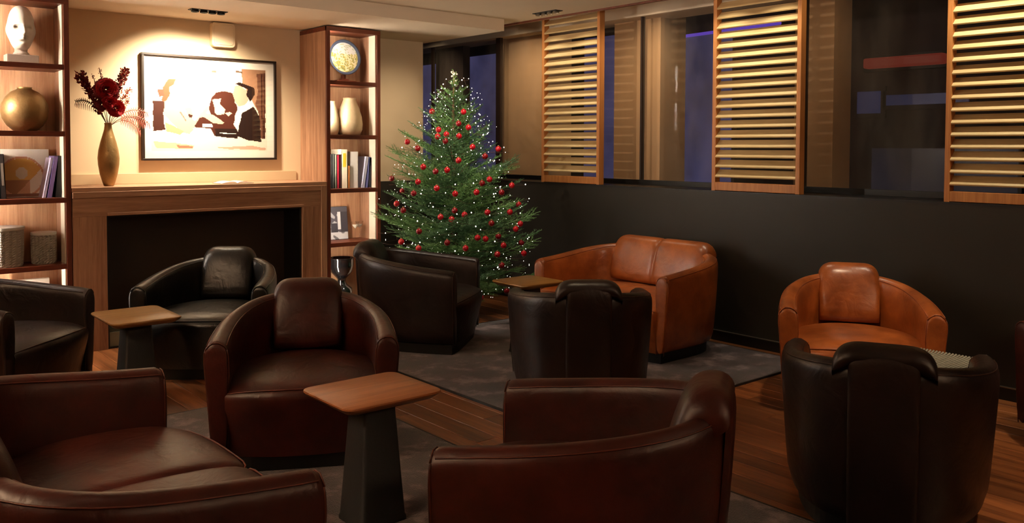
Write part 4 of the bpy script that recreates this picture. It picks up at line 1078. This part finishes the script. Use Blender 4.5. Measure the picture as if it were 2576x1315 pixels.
# two gold gourd vases
for (x, y, r, h, lab) in ((3.745, 6.90, .066, .30, 'smaller gold and white bottle vase at the left of the narrow bookcase shelf'), (3.93, 6.915, .118, .335, 'larger gold and white bottle vase in the narrow bookcase')):
    v = empty('bottle_vase', (x, y, S3), label=lab, cat='vase')
    pr_ = [(r * .6, 0), (r * .8, .006), (r * .97, h * .15), (r, h * .3), (r * .93, h * .5), (r * .74, h * .72), (r * .55, h * .88), (r * .48, h * .95), (r * .5, h), (r * .42, h), (r * .40, h * .94), (0, h * .9)]
    MB().lathe(pr_, (0, 0, 0), 36).build('body', M['pale_gold'], v, smooth=True)
# books of the narrow bookcase
bx = 3.676
for th, h, col, lab, ti in ((.030, .30, (22, 20, 22), 'black book at the left end of the narrow bookcase', None), (.022, .305, (44, 46, 44), 'dark charcoal book second from the left in the narrow bookcase', None),
                            (.018, .30, (110, 118, 100), 'thin grey-green book in the narrow bookcase', None), (.022, .295, (158, 30, 52), 'crimson book in the narrow bookcase', None), (.018, .30, (44, 16, 20), 'very dark maroon book beside the crimson one', None),
                            (.058, .345, (222, 214, 190), 'tall cream book with a yellow spine panel', ((206, 178, 40), .55, .9)), (.024, .20, (198, 134, 76), 'short orange-brown book in front of the white block book', None)):
    book(bx, 6.83, S2, th, h, .19, col, lab, title=ti); bx += th + .003
book(bx, 6.84, S2, .085, .325, .19, (236, 232, 226), 'thick white book in the narrow bookcase')
book(4.008, 6.83, S2, .026, .285, .17, (204, 206, 232), 'pale blue book leaning in the narrow bookcase', lean=.16)
book(4.040, 6.83, S2, .026, .280, .17, (96, 104, 168), 'blue leaning book in the narrow bookcase', lean=.14)
book(4.072, 6.83, S2, .026, .270, .17, (24, 24, 44), 'navy leaning book at the right end of the narrow bookcase', lean=.05)
# standing monochrome photo book, two stemmed glasses, black goblet
pb = empty('photo_book', (3.822, 6.985, S1), label='standing black and white photo book on the narrow bookcase shelf', cat='book'); pb.rotation_euler = (-.10, 0, 0)
MB().box(-.135, .135, 0, .016, 0, .30).build('cover', plain('charcoal_cover', (52, 50, 56), .5), pb, bevel=.002)
def bw(u, v):
    if v > .84: return (84, 82, 90) if not (.08 < u < .36 and .90 < v < .94) else (130, 126, 130)
    q = math.sin(u * 19 + math.sin(v * 9) * 2.2) + math.sin(v * 23 + u * 7)
    if v < .22: return (206, 206, 210) if q > -1.1 else (120, 118, 124)
    if .22 < u < .36 and v > .35 or .62 < u < .74 and v > .3: return (214, 212, 212)
    if u > .74 or (.36 < u < .62 and v < .5): return (64, 60, 68)
    return (176, 174, 180) if q > .3 else (86, 82, 92)
print_sheet('cover_photo', .262, .292, 42, 46, bw, pb, (0, -.0015, .15))
for i, (x, y) in enumerate(((4.005, 6.93), (4.070, 6.97))):
    g = empty('stemmed_glass', (x - .01, y, S1), label=('small stemmed glass beside the photo book' if i == 0 else 'small stemmed glass at the right end of the lower shelf'), cat='glass', group='stemmed glasses on the narrow bookcase')
    MB().lathe([(.0, 0), (.030, .001), (.030, .003), (.004, .006), (.003, .085), (.006, .092), (.030, .125), (.036, .160), (.034, .160), (.028, .128), (.0, .095)], (0, 0, 0), 24).build('goblet', M['glass'], g, smooth=True)
    MB().lathe([(0, .097), (.024, .122), (.027, .132), (0, .132)], (0, 0, 0), 20).build('drink', plain('pale_liquid', (224, 216, 200), .3), g, smooth=True)
gb = empty('black_goblet', (3.835, 6.90, SH[0]), label='glossy black goblet shaped vase on the lowest shelf of the narrow bookcase', cat='vase')
MB().lathe([(.075, 0), (.085, .01), (.080, .035), (.055, .05), (.085, .075), (.098, .11), (.090, .145), (.05, .175), (.036, .20), (.036, .225), (.06, .25), (.095, .29), (.110, .35), (.112, .405), (.118, .415), (.110, .418), (.100, .36), (.07, .29), (0, .27)], (0, 0, 0), 40).build('body', M['lacquer'], gb, smooth=True)
